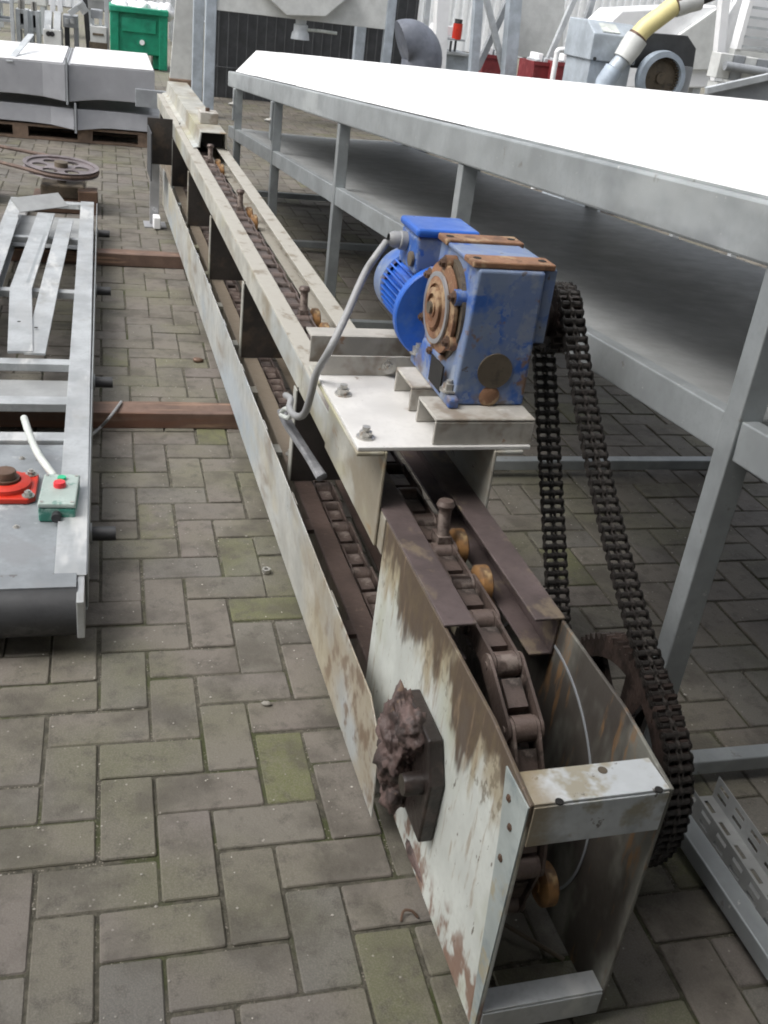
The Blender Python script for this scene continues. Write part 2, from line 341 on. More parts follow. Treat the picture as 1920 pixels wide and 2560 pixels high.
def tag(o, label, cat, group=None):
    o['label'] = label; o['category'] = cat
    if group: o['group'] = group
    return o
def thing(name, label, cat, loc=(0, 0, 0), rot=(0, 0, 0), group=None):
    o = bpy.data.objects.new(name, None); COL.objects.link(o); o.location = loc; o.rotation_euler = rot
    o.empty_display_size = .1
    return tag(o, label, cat, group)
def struct(o): o['kind'] = 'structure'; return o
def hexbolt(mb, p, d, r=.011, h=.009):
    p = Vector(p); d = Vector(d).normalized()
    mb.cyl(p, p+d*h*.25, r*1.5, n=14); mb.cyl(p+d*h*.25, p+d*(h*1.15), r, n=6); mb.cyl(p+d*h*1.15, p+d*h*1.6, r*.5, n=10)
    return mb

# ------------------------------------------------------------------ ground
U = 0.106
ground = MB().add([(-60, -12, -.016), (60, -12, -.016), (60, 70, -.016), (-60, 70, -.016)], [(0, 1, 2, 3)]).build('ground', 'farground')
struct(ground)
pav = MB().add([(-3.2, -1.6, -.0040), (6.4, -1.6, -.0040), (6.4, 13.0, -.0040), (-3.2, 13.0, -.0040)], [(0, 1, 2, 3)]).build('pavement', 'joint'); struct(pav)
def paver_shape(L, W, H=.012, c=.0024):
    pts = []
    for (hx, hy, z) in ((L/2, W/2, -H), (L/2, W/2, -c*1.1), (L/2-c, W/2-c, 0)):
        k = .0035
        pts += [(-hx, -hy+k, z), (-hx+k, -hy, z), (hx-k, -hy, z), (hx, -hy+k, z), (hx, hy-k, z), (hx-k, hy, z), (-hx+k, hy, z), (-hx, hy-k, z)]
    fs = [(i, (i+1) % 8, 8+(i+1) % 8, 8+i) for i in range(8)]+[(8+i, 8+(i+1) % 8, 16+(i+1) % 8, 16+i) for i in range(8)]+[tuple(range(16, 24))]
    return pts, fs
GAP = .0068
shp = paver_shape(2*U-GAP, U-GAP)
pm = MB().add(*shp).mesh('paver', 'paver')
bricks = []
for i in range(-31, 61):
    for j in range(-15, 123):
        k = (i+j) % 4
        if k == 1: bricks.append(((i+1)*U, (j+.5)*U, 0))
        elif k == 3: bricks.append(((i+.5)*U, (j+1)*U, 1))
def project(p):
    d = p-CAM; z = d.dot(_f)
    if z < .2: return None
    return (960+FPX*d.dot(RIGHT)/z, 1280-FPX*d.dot(UP)/z, z)
scored = []
for b in bricks:
    q = project(Vector((b[0], b[1], 0)))
    vis = q and -60 < q[0] < 1980 and -40 < q[1] < 2620
    hid = (.62 < b[0] < .78 and -.1 < b[1] < 6.0) or (b[0] < -.42 and b[1] < 1.0)
    scored.append(((0 if not vis or hid else 1/q[2]**3), b))
scored.sort(key=lambda t: -t[0])
def jitter(b):
    return (b[0]+random.gauss(0, .0012), b[1]+random.gauss(0, .0012), random.gauss(0, .0011)), (random.gauss(0, .006), random.gauss(0, .006), b[2]*math.pi/2+random.gauss(0, .006))
pmoss = MB().add(*shp).mesh('paver', 'pavermoss')
green_at = [onz(u, v, 0) for u, v in ((622, 1650), (560, 1312), (519, 1195), (470, 940), (445, 768), (430, 700), (1190, 1190), (1460, 1210), (1420, 1790))]
for s, b in scored[:300]:
    mossy = any(abs(b[0]-g_.x) < (.05 if b[2] else .10) and abs(b[1]-g_.y) < (.10 if b[2] else .05) for g_ in green_at)
    o = bpy.data.objects.new('paver', pmoss if mossy else pm); COL.objects.link(o); o.parent = pav
    o.location, o.rotation_euler = jitter(b)
vs, fs, tint = [], [], []
for s, b in scored[300:]:
    loc, rot = jitter(b); mt = Matrix.Translation(loc) @ Euler(rot).to_matrix().to_4x4()
    k = len(vs); vs += [tuple(mt @ Vector(p)) for p in shp[0]]; fs += [tuple(i+k for i in f) for f in shp[1]]
    tint.append((random.random(), random.random()))
me = bpy.data.meshes.new('pavers_beyond'); me.from_pydata(vs, [], fs); me.materials.append(M['paver2'])
att = me.color_attributes.new('tint', 'FLOAT_COLOR', 'POINT'); flat = []
for a, b in tint: flat += [a, b, 0, 1]*24
att.data.foreach_set('color', flat)
po = put('paver_field', me, pav); po['kind'] = 'stuff'
# loose grit and pebbles on the paving
gv, gf = [], []
for i in range(1500):
    y = random.uniform(-.35, 3.0) if random.random() < .8 else random.uniform(3, 7); x = random.uniform(-.9, 2.6)
    r = random.uniform(.0012, .0032)*(1.5 if random.random() < .12 else 1); k = len(gv)
    gv += [(x+r*a*random.uniform(.7, 1.2), y+r*b*random.uniform(.7, 1.2), .001+r*.6*c) for a, b, c in ((1, 0, .4), (0, 1, .4), (-1, 0, .4), (0, -1, .4), (0, 0, 1.1), (0, 0, -.6))]
    gf += [tuple(k+t for t in f) for f in ((0, 1, 4), (1, 2, 4), (2, 3, 4), (3, 0, 4), (1, 0, 5), (2, 1, 5), (3, 2, 5), (0, 3, 5))]
me = bpy.data.meshes.new('grit'); me.from_pydata(gv, [], gf); me.materials.append(M['stone'])
g = put('grit', me); g['kind'] = 'stuff'; g['label'] = 'pale grit and pebbles scattered over the paving'; g['category'] = 'grit'

# ------------------------------------------------------------------ far wall
wb = MB(); x = -30.0
while x < 46: wb.box(x, x+.12, 30, 30.05, 0, 4.6); x += .24
wl = thing('warehouse', 'pale grey ribbed warehouse wall closing the yard', 'building', (0, 0, 0))
MB().box(-30, 46, 30.05, 30.4, 0, 4.6).build('wall', 'wall', wl); wb.build('wall_rib', 'wall', wl)


bk_ = thing('added_shade_building', 'unseen grey building with overhang, added behind the viewpoint to shade the near ground', 'building')  # unseen block and overhang, added to darken the near ground
MB().box(-6, 9, -9.0, -3.0, 0, 5.2).build('wall', 'galvdark', bk_)
MB().box(-6.3, 9.3, -9.3, -2.8, 5.21, 5.5).build('added_roof', 'darkpanel', bk_)
MB().box(-6, 9, -2.99, -.85, 4.1, 4.25).build('added_shade_canopy', 'darkpanel', bk_)
for x_ in (-5.8, -3.0, 3.6, 8.6): MB().box(x_, x_+.2, -1.15, -.95, 0, 4.099).build('added_canopy_post', 'darkpanel', bk_)

# ------------------------------------------------------------------ the long chain conveyor
CR = (0.010, 0, TH)
conv = thing('chain_conveyor', 'long cream painted chain conveyor with greasy tracks and open head end nearest the camera', 'conveyor', CO, CR)
FAR = 6.68
C1 = (.25, .228)                                    # head shaft (y, z)
# head plates
def side_plate(x, t, name, mat):
    mb = MB(); poly = [(-.133, .03), (.60, .03), (.60, .5322), (.02, .5322), (-.133, .512)]
    mb.prism(poly, x, x+t, lambda a, b, tt: (tt, a, b))
    return mb.build(name, mat, conv, bevel=.0012, seg=1)
sp = side_plate(.050, .006, 'side_plate', 'plate'); sp['label'] = 'cream head plate streaked with brown grease'
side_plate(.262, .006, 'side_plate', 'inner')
MB().prism([(-.1325, .035), (-.118, .035), (-.075, .40), (-.052, .508), (-.1325, .508)], .0475, .0498, lambda a, b, t: (t, a, b)).build('end_angle', 'galvpaint', sp)
# dark scale: raised weld and bolt details on the near plate
for (y, z) in ((-.10, .44), (-.095, .375), (-.08, .475)):
    hexbolt(MB(), (.050, y, z), (-1, 0, 0), .006, .004).build('bolt', 'boltdark', sp)
# top crossbar: folded channel with two notches, and lower crossbar
mb = MB()
mb.box(.0565, .2615, -.1325, -.070, .508, .513); mb.box(.0565, .2615, -.1345, -.1295, .436, .5079)
cb = mb.build('crossbar', 'barpaint', conv, bevel=.0012)
for x in (.092, .243):
    MB().lathe([(.0, 0), (.006, 0), (.006, .002), (0, .002)], (x, -.1325, .5125), (0, 0, 1), 14).build('notch', 'hole', cb)
MB().lathe([(0, 0), (.007, 0), (.007, .0008), (0, .0008)], (.18, -.085, .5132), (0, 0, 1), 16).build('stain_spot', 'castiron', cb)
mb = MB(); mb.box(.0565, .2615, -.1325, -.095, .079, .084); mb.box(.0565, .2615, -.1345, -.1295, .03, .0789)
mb.build('crossbar', 'zinc', conv, bevel=.0012)
MB().cyl((.0565, .16, .052), (.26, -.02, .012), .004, n=8).build('loose_rod', 'castiron', conv, smooth=True)
# rails: upper and lower track, left and right (flange faces the chain)
def rail(x_web, sgn, ztop, h, y0, y1, name, mat):
    mb = MB(); t = .005
    a, b = sorted((x_web, x_web+sgn*(.056 if ztop > .4 else .05)))
    mb.box(a, b, y0, y1, ztop-t, ztop)
    xw2 = x_web+sgn*(.0068 if ztop > .4 else 0)
    a, b = sorted((xw2, xw2+sgn*t))
    mb.box(a, b, y0+.002, y1, ztop-h, ztop-t-.0005)
    a, b = sorted((xw2+sgn*t, xw2+sgn*.045))
    mb.box(a, b, y0+.002, y1, ztop-h, ztop-h+t)
    return mb.build(name, mat, conv, bevel=.0016)
rail(.0500, 1, .538, .078, .245, FAR, 'rail', 'trackflange')['label'] = 'upper rail, greasy near the head'
rail(.2680, -1, .538, .078, .245, FAR, 'rail', 'trackflange')
rail(.0580, 1, .178, .078, .62, FAR, 'rail', 'ledge')
rail(.2600, -1, .178, .078, .62, FAR, 'rail', 'ledge')
# outer web plates of the upper rails (painted cream), with joints
ys = [.605, 1.43, 3.30, 4.55, FAR]
for a, b in zip(ys, ys[1:]):
    for x0, x1 in ((.0500, .0562), (.2618, .268)):
        MB().box(x0, x1, a+.002, b-.002, .452, .5322).build('rail_web', 'paint', conv, bevel=.0012, seg=1)
# guard sheets along the lower track
def guard(x, name):
    mb = MB(); y0, y1 = .315, 5.45
    poly = [(y0, .045), (y1, .045), (y1, .262), (y0+.10, .262), (y0+.02, .22)]
    mb.prism(poly, x, x+.003, lambda a, b, t: (t, a, b))
    return mb.build(name, 'sheet', conv, bevel=.001, seg=1)
gs = guard(0, 'guard_sheet'); guard(.315, 'guard_sheet')
for k in range(11):                                 # spacer tabs between sheet and ledge
    y = .72+k*.46
    MB().box(.0032, .0575, y, y+.055, .168, .180).build('spacer_tab', 'ledge' if y < 1.4 else 'paint', conv)
    MB().box(.0032, .008, y-.005, y+.06, .180, .258).build('clip', 'sheet', conv)
# bulkheads every 0.98 m
for k in range(6):
    y = 1.455+k*.975
    bk = MB().box(.0475, .268, y, y+.006, .180, .459).build('bulkhead', 'bulk', conv)
    MB().box(.0435, .0472, y-.001, y+.035, .182, .4515).build('lit_edge_strip', 'paint', bk)  # pale strip paints in the lit edge of the dark plate
    nb = MB(); p = Vector((.082, y+.17, .1785)); hexbolt(nb, p, (0, 0, 1), .012, .014); nb.cyl(p+Vector((0, 0, .014)), p+Vector((0, 0, .034)), .009, n=10)
    nb.build('nut', 'bolt', conv, smooth=False)
# tail cover, cap block and tail bracket with foot
mb = MB(); poly = [(.084, .539), (.112, .545), (.118, .545), (.126, .620), (.248, .620), (.254, .545), (.260, .545), (.284, .539), (.284, .543), (.262, .550), (.254, .624), (.120, .624), (.110, .550), (.084, .543)]
mb.prism(poly, 4.56, FAR, lambda a, b, t: (a, t, b)); mb.build('tail_cover', 'paint', conv, bevel=.001, seg=1)
MB().box(.134, .242, 4.62, 4.626, .545, .619).build('cover_shade_fill', 'hole', conv)  # black sheet puts the shade inside the open cover end into colour
blk = MB().box(.148, .245, 4.84, 4.96, .625, .682).build('cap_block', 'basech', conv, bevel=.003)
MB().cyl((.192, 4.90, .682), (.192, 4.90, .70), .012, n=12).build('cap_bolt', 'boltdark', blk)
MB().box(.082, .245, 5.33, 5.36, .40, .545).box(-.10, .046, 5.36, 5.366, .30, .56).build('tail_bracket', 'bulk', conv)
MB().box(-.10, -.094, 5.05, 5.36, .26, .52).build('tail_panel', 'darkpanel', conv)
lg = MB().box(-.085, -.03, 5.33, 5.357, -.045, .30).build('leg', 'greysheet', conv, bevel=.002)
MB().box(-.12, .01, 5.25, 5.40, -.053, -.046).build('foot', 'greysheet', lg)
MB().box(-.07, -.03, 5.20, 5.30, -.046, .02).build('foot_packer', 'whitepaint', lg, bevel=.004)
# head shaft, inner sprocket, bearing
MB().cyl((.02, C1[0], C1[1]), (.47, C1[0], C1[1]), .024, n=20).build('head_shaft', 'greasy', conv, smooth=True)
def sprocket(x0, x1, cy, cz, r, teeth, hub, holes, name, mat, tooth=.012, parent=None):
    mb = MB(); prof = []
    for i in range(teeth*4):
        a = 2*math.pi*i/(teeth*4); rr = r+(tooth if i % 4 in (0, 1) else -tooth*.25)*(.9 if i % 4 == 1 else 1)
        prof.append((rr, a))
    n = len(prof); ri = r*.83
    vs = []
    for x in (x0, x1):
        vs += [(x, cy+rr*math.cos(a), cz+rr*math.sin(a)) for rr, a in prof]
        vs += [(x, cy+ri*math.cos(a), cz+ri*math.sin(a)) for rr, a in prof]
    fs = []
    for i in range(n):
        j = (i+1) % n
        fs += [(i, j, n+j, n+i), (2*n+i, 3*n+i, 3*n+j, 2*n+j), (i, 2*n+i, 2*n+j, j), (n+i, n+j, 3*n+j, 3*n+i)]
    mb.add(vs, fs)
    xm = (x0+x1)/2; t = (x1-x0)*.3
    if holes:
        for h in range(holes):
            a = 2*math.pi*h/holes+.5; d = Vector((0, math.cos(a), math.sin(a))); s = Vector((0, -math.sin(a), math.cos(a)))
            c = Vector((xm, cy, cz))
            for (r0, w0, r1, w1) in ((hub*.8, .034, r*.55, .022), (r*.55, .022, r*.86, .036)):
                vs = []
                for xx in (-t, t):
                    for rr, ww in ((r0, w0), (r1, w1)):
                        vs += [c+Vector((xx, 0, 0))+d*rr-s*ww, c+Vector((xx, 0, 0))+d*rr+s*ww]
                mb.add(vs, [(0, 1, 3, 2), (4, 6, 7, 5), (0, 2, 6, 4), (1, 5, 7, 3), (0, 4, 5, 1), (2, 3, 7, 6)])
    else:
        mb.cyl((xm-t, cy, cz), (xm+t, cy, cz), ri+.002, n=40)
    mb.cyl((x0-.012, cy, cz), (x1+.012, cy, cz), hub, n=28)
    return mb.build(name, mat, parent)
MB().lathe([(.238, 0), (.243, 0), (.243, .0015), (.238, .0015), (.238, 0)], (.2600, C1[0], C1[1]+.01), (1, 0, 0), 64).build('wear_ring', 'galvmid', conv)
sprocket(.138, .156, C1[0], C1[1], .222, 13, .06, 0, 'head_sprocket', 'greasy', .02, conv)
XD = .443
sprocket(XD-.024, XD-.006, C1[0], C1[1], .206, 66, .05, 5, 'drive_sprocket', 'greasy', .009, conv)
sprocket(XD+.006, XD+.024, C1[0], C1[1], .206, 66, .05, 5, 'drive_sprocket', 'greasy', .009, conv)
bh = MB(); bh.prism([(.135, .165), (.30, .165), (.315, .20), (.30, .365), (.165, .365), (.128, .30)], .022, .0495, lambda a, b, t: (t, a, b))
bhp = bh.build('bearing_bracket', 'greasy', conv, bevel=.004)
MB().lathe([(0, -.030), (.034, -.030), (.040, -.02), (.040, 0)], (.022, C1[0], C1[1]+.02), (1, 0, 0), 24).build('bearing_housing', 'greasy', bhp, smooth=True)
MB().lathe([(0, 0), (.018, 0), (.02, .006), (.02, .045), (0, .045)], (-.012, .165, .275), (1, 0, 0), 18).build('bearing_bolt', 'greasy', bhp, smooth=True)
def blob(name, c, rad, parent, mat, amp=.35, sc=14, seed=0, sub=4):
    bm = bmesh.new(); bmesh.ops.create_icosphere(bm, subdivisions=sub, radius=1)
    for v in bm.verts:
        p = Vector((v.co.x*rad[0], v.co.y*rad[1], v.co.z*rad[2]))
        d = 1+amp*noise.noise(p*sc+Vector((seed, 0, 0)))+amp*.6*noise.noise(p*sc*2.6+Vector((0, seed, 3)))+amp*.4*noise.noise(p*sc*6.3)+amp*.2*noise.noise(p*sc*13)
        v.co = p*d+Vector(c)
    me = bpy.data.meshes.new(name); bm.to_mesh(me); bm.free(); me.materials.append(M[mat]); me.shade_smooth()
    return put(name, me, parent)
blob('grease_lump', (.012, .262, .262), (.036, .058, .096), bhp, 'lump', .34, 30, 2, 5)
blob('grease_lump', (.014, .225, .345), (.024, .044, .032), bhp, 'lump', .4, 38, 5)
blob('grease_lump', (.014, .258, .180), (.026, .040, .044), bhp, 'lump', .4, 36, 9)
blob('grease_smear', (.0565, .2, .05), (.012, .06, .02), bhp, 'lump', .3, 20, 11, 3)

# conveyor chain: path in (y, z), then links at every pitch
PIT = .114; RC = .252
path = [(FAR-.1-i*.02, .493) for i in range(int((FAR-.1-C1[0])/.02))]
for i in range(0, 66): a = R(i*2); path.append((C1[0]-RC*math.sin(a), C1[1]+.013+RC*math.cos(a)))
e = path[-1]
for i in range(1, 36): t = i/35; path.append((e[0]+(.80-e[0])*t, e[1]+(.138-e[1])*t))
path += [(.80+i*.02, .138) for i in range(1, int((FAR-.9)/.02))]
def resample(path, step):
    out = [Vector((path[0][0], path[0][1]))]; acc = 0; prev = out[0]
    for q in path[1:]:
        q = Vector(q); d = (q-prev).length
        while acc+d >= step:
            t = (step-acc)/d; prev = prev+(q-prev)*t; out.append(prev.copy()); d = (q-prev).length; acc = 0
        acc += d; prev = q
    return out
def link_mesh(outer):
    mb = MB(); xs = (.116, .172) if outer else (.1225, .1655); hh = .021; L = PIT
    for x in xs:
        poly = [(-hh*math.sin(a)*.95, hh*math.cos(a)) for a in [R(i*30) for i in range(7)]]
        poly += [(L+hh*math.sin(a)*.95, -hh*math.cos(a)) for a in [R(i*30) for i in range(7)]]
        poly2 = [(p[0], p[1]) for p in poly]
        mb.prism(poly2, x-.0025, x+.0025, lambda a, b, t: (t-.144, a, b))
    mb.cyl((.126-.144, 0, 0), (.162-.144, 0, 0), .0215, n=16); mb.cyl((.112-.144, 0, 0), (.176-.144, 0, 0), .007, n=10)
    mb.box(-.0165, .0165, L*.28, L*.72, -.013, .013)
    if not outer:
        mb.cyl((.126-.144, L, 0), (.162-.144, L, 0), .0215, n=16)
    return mb.mesh('chain_link', 'chain', True)
lm = (link_mesh(True), link_mesh(False))
cpath = resample(path, PIT)
cchain = MB().cyl((.1275, 5.9, .493), (.1605, 5.9, .493), .016, n=12).build('conveyor_chain', 'chain', conv)
wheel_me = MB().lathe([(0, 0), (.012, 0), (.012, .004), (.030, .004), (.036, .008), (.036, .026), (.030, .030), (.010, .030), (.010, .034), (0, .034)], (0, 0, 0), (1, 0, 0), 26).mesh('roller_wheel', 'yellowwheel', True)
dog = MB(); dog.box(-.013, .013, -.012, .030, -.02, .035); dog.cyl((0, 0, .0), (0, 0.006, .090), .012, n=16); dog.lathe([(0, .088), (.015, .088), (.018, .095), (.014, .104), (0, .106)], (0, .006, 0), (0, 0, 1), 18)
dog_me = dog.mesh('pusher_dog', 'chain', True)
for i in range(len(cpath)-1):
    p, q = cpath[i], cpath[i+1]; d = q-p
    o = put('chain_link', lm[i % 2], cchain); o.location = (.144, p[0], p[1]); o.rotation_euler = (math.atan2(d[1], d[0]), 0, 0)
DOGS = [.545, 1.915, 3.285, 4.655-.3]
for y in DOGS:
    o = put('pusher_dog', dog_me, cchain); o.location = (.150, y, .493); o.rotation_euler = (-.10, 0, 0)
    for dy in (-.115, .02):
        wv = put('roller_wheel', wheel_me, cchain); wv.location = (.174, y+dy, .490)
for (a) in (104,):
    y = C1[0]-RC*math.sin(R(a)); z = C1[1]+.013+RC*math.cos(R(a))
    wv = put('roller_wheel', wheel_me, cchain); wv.location = (.182, y, z)

# ------------------------------------------------------------------ gear motor mount (part of the conveyor)
def bracket(xw, sgn):
    mb = MB(); t = .006
    a, b = sorted((xw, xw+sgn*t)); mb.box(a, b, .640, 1.10, .452, .6595)
    a, b = sorted((xw+sgn*t, xw+sgn*.062)); mb.box(a, b, .640, 1.10, .6505, .6595)
    return mb.build('motor_bracket', 'paint', conv, bevel=.004)
bracket(.0494, -1); bracket(.2686, 1)
bp = MB(); bp.box(-.010, .345, .645, 1.02, .660, .668); mpl = bp.build('motor_plate', 'basepl', conv, bevel=.0015)
MB().box(-.004, .340, 1.014, 1.0195, .6685, .713).build('plate_upstand', 'basech', mpl, bevel=.001)
MB().box(-.004, .340, 1.130, 1.136, .655, .718).box(-.004, .34, 1.1365, 1.19, .712, .718).build('plate_upstand', 'basech', mpl, bevel=.001)
def chan(y0):
    mb = MB(); t = .006
    mb.box(.140, .348, y0, y0+.115, .717, .723); mb.box(.140, .348, y0, y0+t, .6685, .7168); mb.box(.140, .348, y0+.115-t, y0+.115, .6685, .7168)
    return mb.build('support_channel', 'basech', mpl, bevel=.0025)
chan(.652); chan(.815)
for (x, y) in ((.022, .905), (.016, .690), (.31, .69)):
    nb = MB(); hexbolt(nb, (x, y, .668), (0, 0, 1), .0125, .012); nb.cyl((x, y, .684), (x, y, .691), .008, n=10); nb.build('nut', 'bolt', mpl)
hexbolt(MB(), (.150, 1.013, .690), (0, -1, 0), .011, .010).build('nut', 'bolt', mpl)

gm = thing('gear_motor', 'chipped blue gear motor on the conveyor mounting plate', 'motor', CO, CR)
hx0, hx1, hy0, hy1, hz0, hz1 = .203, .343, .718, .945, .7235, .995
hb = MB(); hb.prism([(hx0-.010, hz0), (hx1+.004, hz0), (hx1, hz1), (hx0+.004, hz1)], hy0, hy1, lambda a, b, t: (a, t, b))
hs_ = hb.build('gearbox_housing', 'blue', gm, bevel=.006, seg=3)
for y0 in (.724, .885):
    st = MB().box(.196, .364, y0, y0+.056, .9955, 1.008).build('top_foot', 'rust', gm, bevel=.003)
    for x in (.212, .345): MB().cyl((x, y0+.028, 1.0076), (x, y0+.028, 1.0088), .008, n=14).build('bolt_hole', 'hole', st)
MB().box(.20, .352, .782, .883, .9955, 1.003).build('top_cover', 'blue', gm, bevel=.002)
MB().box(.346, .372, .73, .93, .85, .998).build('side_flange', 'blue', gm, bevel=.004)
pl = MB().cyl((.272, hy0-.0035, .797), (.272, hy0+.004, .797), .036, n=32).build('cover_plug', 'castiron', gm, smooth=True)
MB().lathe([(0, 0), (.010, 0), (.018, .003), (.022, .006)], (.270, hy0-.006, .743), (0, 1, 0), 18).build('drain_plug', 'rust', gm, smooth=True)
# left feet with bolts
ft = MB(); ft.prism([(.700, .7235), (.965, .7235), (.965, .742), (.925, .755), (.90, .80), (.80, .80), (.77, .755), (.700, .742)], .180, .2015, lambda a, b, t: (t, a, b))
ftp = ft.build('side_foot', 'blue', gm, bevel=.004)
MB().box(.178, .181, .755, .83, .735, .79).build('foot_pocket', 'hole', ftp)
for y in (.735, .945): hexbolt(MB(), (.1885, y, .748), (0, 0, 1), .012, .014).build('foot_bolt', 'bolt', ftp)
# left cover flange: rusty ring plate, stepped hub, bolts
c = (.203, .842, .882)
MB().lathe([(0, -.006), (.102, -.006), (.102, .008), (.0, .008)], c, (-1, 0, 0), 36).build('bore_ring', 'castiron', gm, smooth=True)
fl = MB().lathe([(0, .010), (.088, .010), (.091, .013), (.091, .020), (.070, .022), (.070, .018), (.063, .018), (.063, .028), (.048, .030), (.048, .024), (.040, .024), (.040, .034), (.028, .036), (.028, .030), (.018, .030), (.018, .036), (.0, .036)], c, (-1, 0, 0), 40).build('end_cover', 'rust', gm, smooth=True)
MB().lathe([(.062, .0285), (.071, .0285), (.071, .0235), (.062, .0235)], c, (-1, 0, 0), 40).build('seal_ring', 'greysheet', fl, smooth=True)
MB().cyl((c[0]-.03, c[1], c[2]), (c[0]-.042, c[1], c[2]), .012, n=16).build('shaft_end', 'castiron', fl, smooth=True)
for i in range(6):
    a = R(30+60*i); y, z = c[1]+.090*math.cos(a), c[2]+.090*math.sin(a)
    MB().cyl((c[0]+.002, y, z), (c[0]-.020, y, z), .016, n=16).build('bolt_boss', 'rust' if i % 2 else 'blue', fl, smooth=True)
    hexbolt(MB(), (c[0]-.020, y, z), (-1, 0, 0), .009, .008).build('cover_bolt', 'boltdark', fl)
# motor: flange disc, finned body, fan cowl
mc = (.232, .832)
MB().lathe([(0, 0), (.100, 0), (.103, .003), (.103, .020), (.090, .024), (.072, .030), (0, .030)], (mc[0], .948, mc[1]), (0, 1, 0), 48).build('motor_flange', 'bluebright', gm, smooth=True)
fb = MB(); fb.cyl((mc[0], .970, mc[1]), (mc[0], 1.165, mc[1]), .064, n=32)
mbod = fb.build('motor_body', 'bluebright', gm, smooth=True)
for i in range(36):
    a = 2*math.pi*i/36; d = Vector((math.cos(a), 0, math.sin(a))); p = Vector((mc[0], .982, mc[1]))+d*.063; q = Vector((mc[0], 1.160, mc[1]))+d*.063
    MB().bar(p+d*.007, q+d*.007, .0036, .018, d).build('cooling_fin', 'bluebright', mbod)
MB().lathe([(.072, 0), (.079, .004), (.080, .055), (.074, .068), (.05, .072), (0, .072)], (mc[0], 1.158, mc[1]), (0, 1, 0), 40).build('fan_cowl', 'blue', gm, smooth=True)
tb = MB().box(.170, .300, .985, 1.105, .905, .985).build('terminal_box', 'blue', gm, bevel=.008, seg=3)
MB().box(.165, .305, .980, 1.110, .9855, 1.003).build('box_lid', 'bluebright', tb, bevel=.007, seg=3)
MB().lathe([(0, 0), (.016, 0), (.016, .006), (.0, .008)], (.169, 1.005, .935), (-1, 0, 0), 18).build('blanking_plug', 'castiron', tb, smooth=True)
gl = MB().lathe([(0, 0), (.020, 0), (.020, .014), (.017, .016), (.017, .030), (.011, .040)], (.169, 1.062, .958), (-1, 0, .1), 12).build('cable_gland', 'cable', tb, smooth=True)
# output sprocket
C2 = (.838, .868)
spk = MB(); spk.cyl((.3435, C2[0], C2[1]), (.475, C2[0], C2[1]), .022, n=18); spk.build('output_shaft', 'greasy', gm, smooth=True)
sprocket(XD-.026, XD-.006, C2[0], C2[1], .062, 21, .036, 0, 'output_sprocket', 'greasy', .008, gm)
sprocket(XD+.006, XD+.026, C2[0], C2[1], .062, 21, .036, 0, 'output_sprocket', 'greasy', .008, gm)
MB().cyl((.372, C2[0], C2[1]), (.400, C2[0], C2[1]), .058, n=28).build('output_hub', 'greasy', gm, smooth=True)

# ------------------------------------------------------------------ duplex drive chain
dch = thing('drive_chain', 'black double roller chain running from the motor down to the head sprocket', 'chain', CO, CR)
RB, RS = .212, .068; PD = .0190
n_ = Vector((-.715, .70)); n_.normalize()
c1, c2 = Vector(C1), Vector(C2)
P0 = c2+n_*RS; P1 = c1+n_*RB
loop = []
for i in range(40):                                   # slack front strand
    t = i/40; s = 4*t*(1-t)*.050; loop.append(P0+(P1-P0)*t+Vector((.55, -.83))*s*.9)
a0 = math.atan2(n_[1], n_[0]); 
for i in range(81): a = a0+math.pi*1.02*i/80; loop.append(c1+Vector((math.cos(a), math.sin(a)))*RB)
Q1 = c2-n_*RS; Q0 = loop[-1]
for i in range(1, 41): loop.append(Q0+(Q1-Q0)*(i/40))
for i in range(1, 41): a = a0+math.pi+math.pi*i/40; loop.append(c2+Vector((math.cos(a), math.sin(a)))*RS)
dp = resample([tuple(p) for p in loop], PD)
def dlink(outer):
    mb = MB(); hh = .0085
    for x in ((-.0235, -.0012, .0012, .0235) if outer else (-.0202, -.0042, .0042, .0202)):
        poly = [(-hh*.9*math.sin(a), hh*math.cos(a)) for a in [R(i*45) for i in range(5)]]+[(PD/2, -hh*.55)]+[(PD+hh*.9*math.sin(a), -hh*math.cos(a)) for a in [R(i*45) for i in range(5)]]+[(PD/2, hh*.55)]
        mb.prism(poly, x-.0010, x+.0010, lambda a, b, t: (t, a, b))
    for s in (-1, 1):
        mb.cyl((s*.005, 0, 0), (s*.0195, 0, 0), .0062, n=10, caps=False)
    mb.cyl((-.0258, 0, 0), (.0258, 0, 0), .003, n=8)
    return mb.mesh('chain_link', 'drive', False)
dm = (dlink(True), dlink(False))
for i in range(len(dp)-1):
    p, q = dp[i], dp[i+1]; d = q-p
    o = put('chain_link', dm[i % 2], dch); o.location = (XD, p[0], p[1]); o.rotation_euler = (math.atan2(d[1], d[0]), 0, 0)

# ------------------------------------------------------------------ motor cable and its folded end
z5 = lambda x, y: ((560+x/4.1475)/K, (600+y/4.1475)/K)
cp = [Vector((.129, 1.062, .962))]
for p, x in zip([(1560, 190), (1480, 310), (1380, 520), (1260, 800), (1100, 1130), (960, 1380), (900, 1600), (850, 1770), (790, 1830), (720, 1810), (680, 1740), (690, 1650), (640, 1610)],
                [.100, .085, .060, .030, -.008, -.022, -.026, -.026, -.024, -.022, -.020, -.012, .0]):
    cp.append(lx(*z5(*p), x))
cb_ = MB().tube(smoothpath(cp, 6), .0085, 10).build('motor_cable', 'cable', None, smooth=True); cb_.location = CO; cb_.rotation_euler = (0, 0, TH)
tag(cb_, 'grey power cable arching from the blue motor down to the folded bundle', 'cable')
zb = lambda x, y: ((540+x/5.53)/K, (960+y/5.53)/K)
bu = thing('cable_bundle', 'folded grey cable bundle hanging over the lower track beside the motor plate', 'cable', CO, (0, 0, TH))
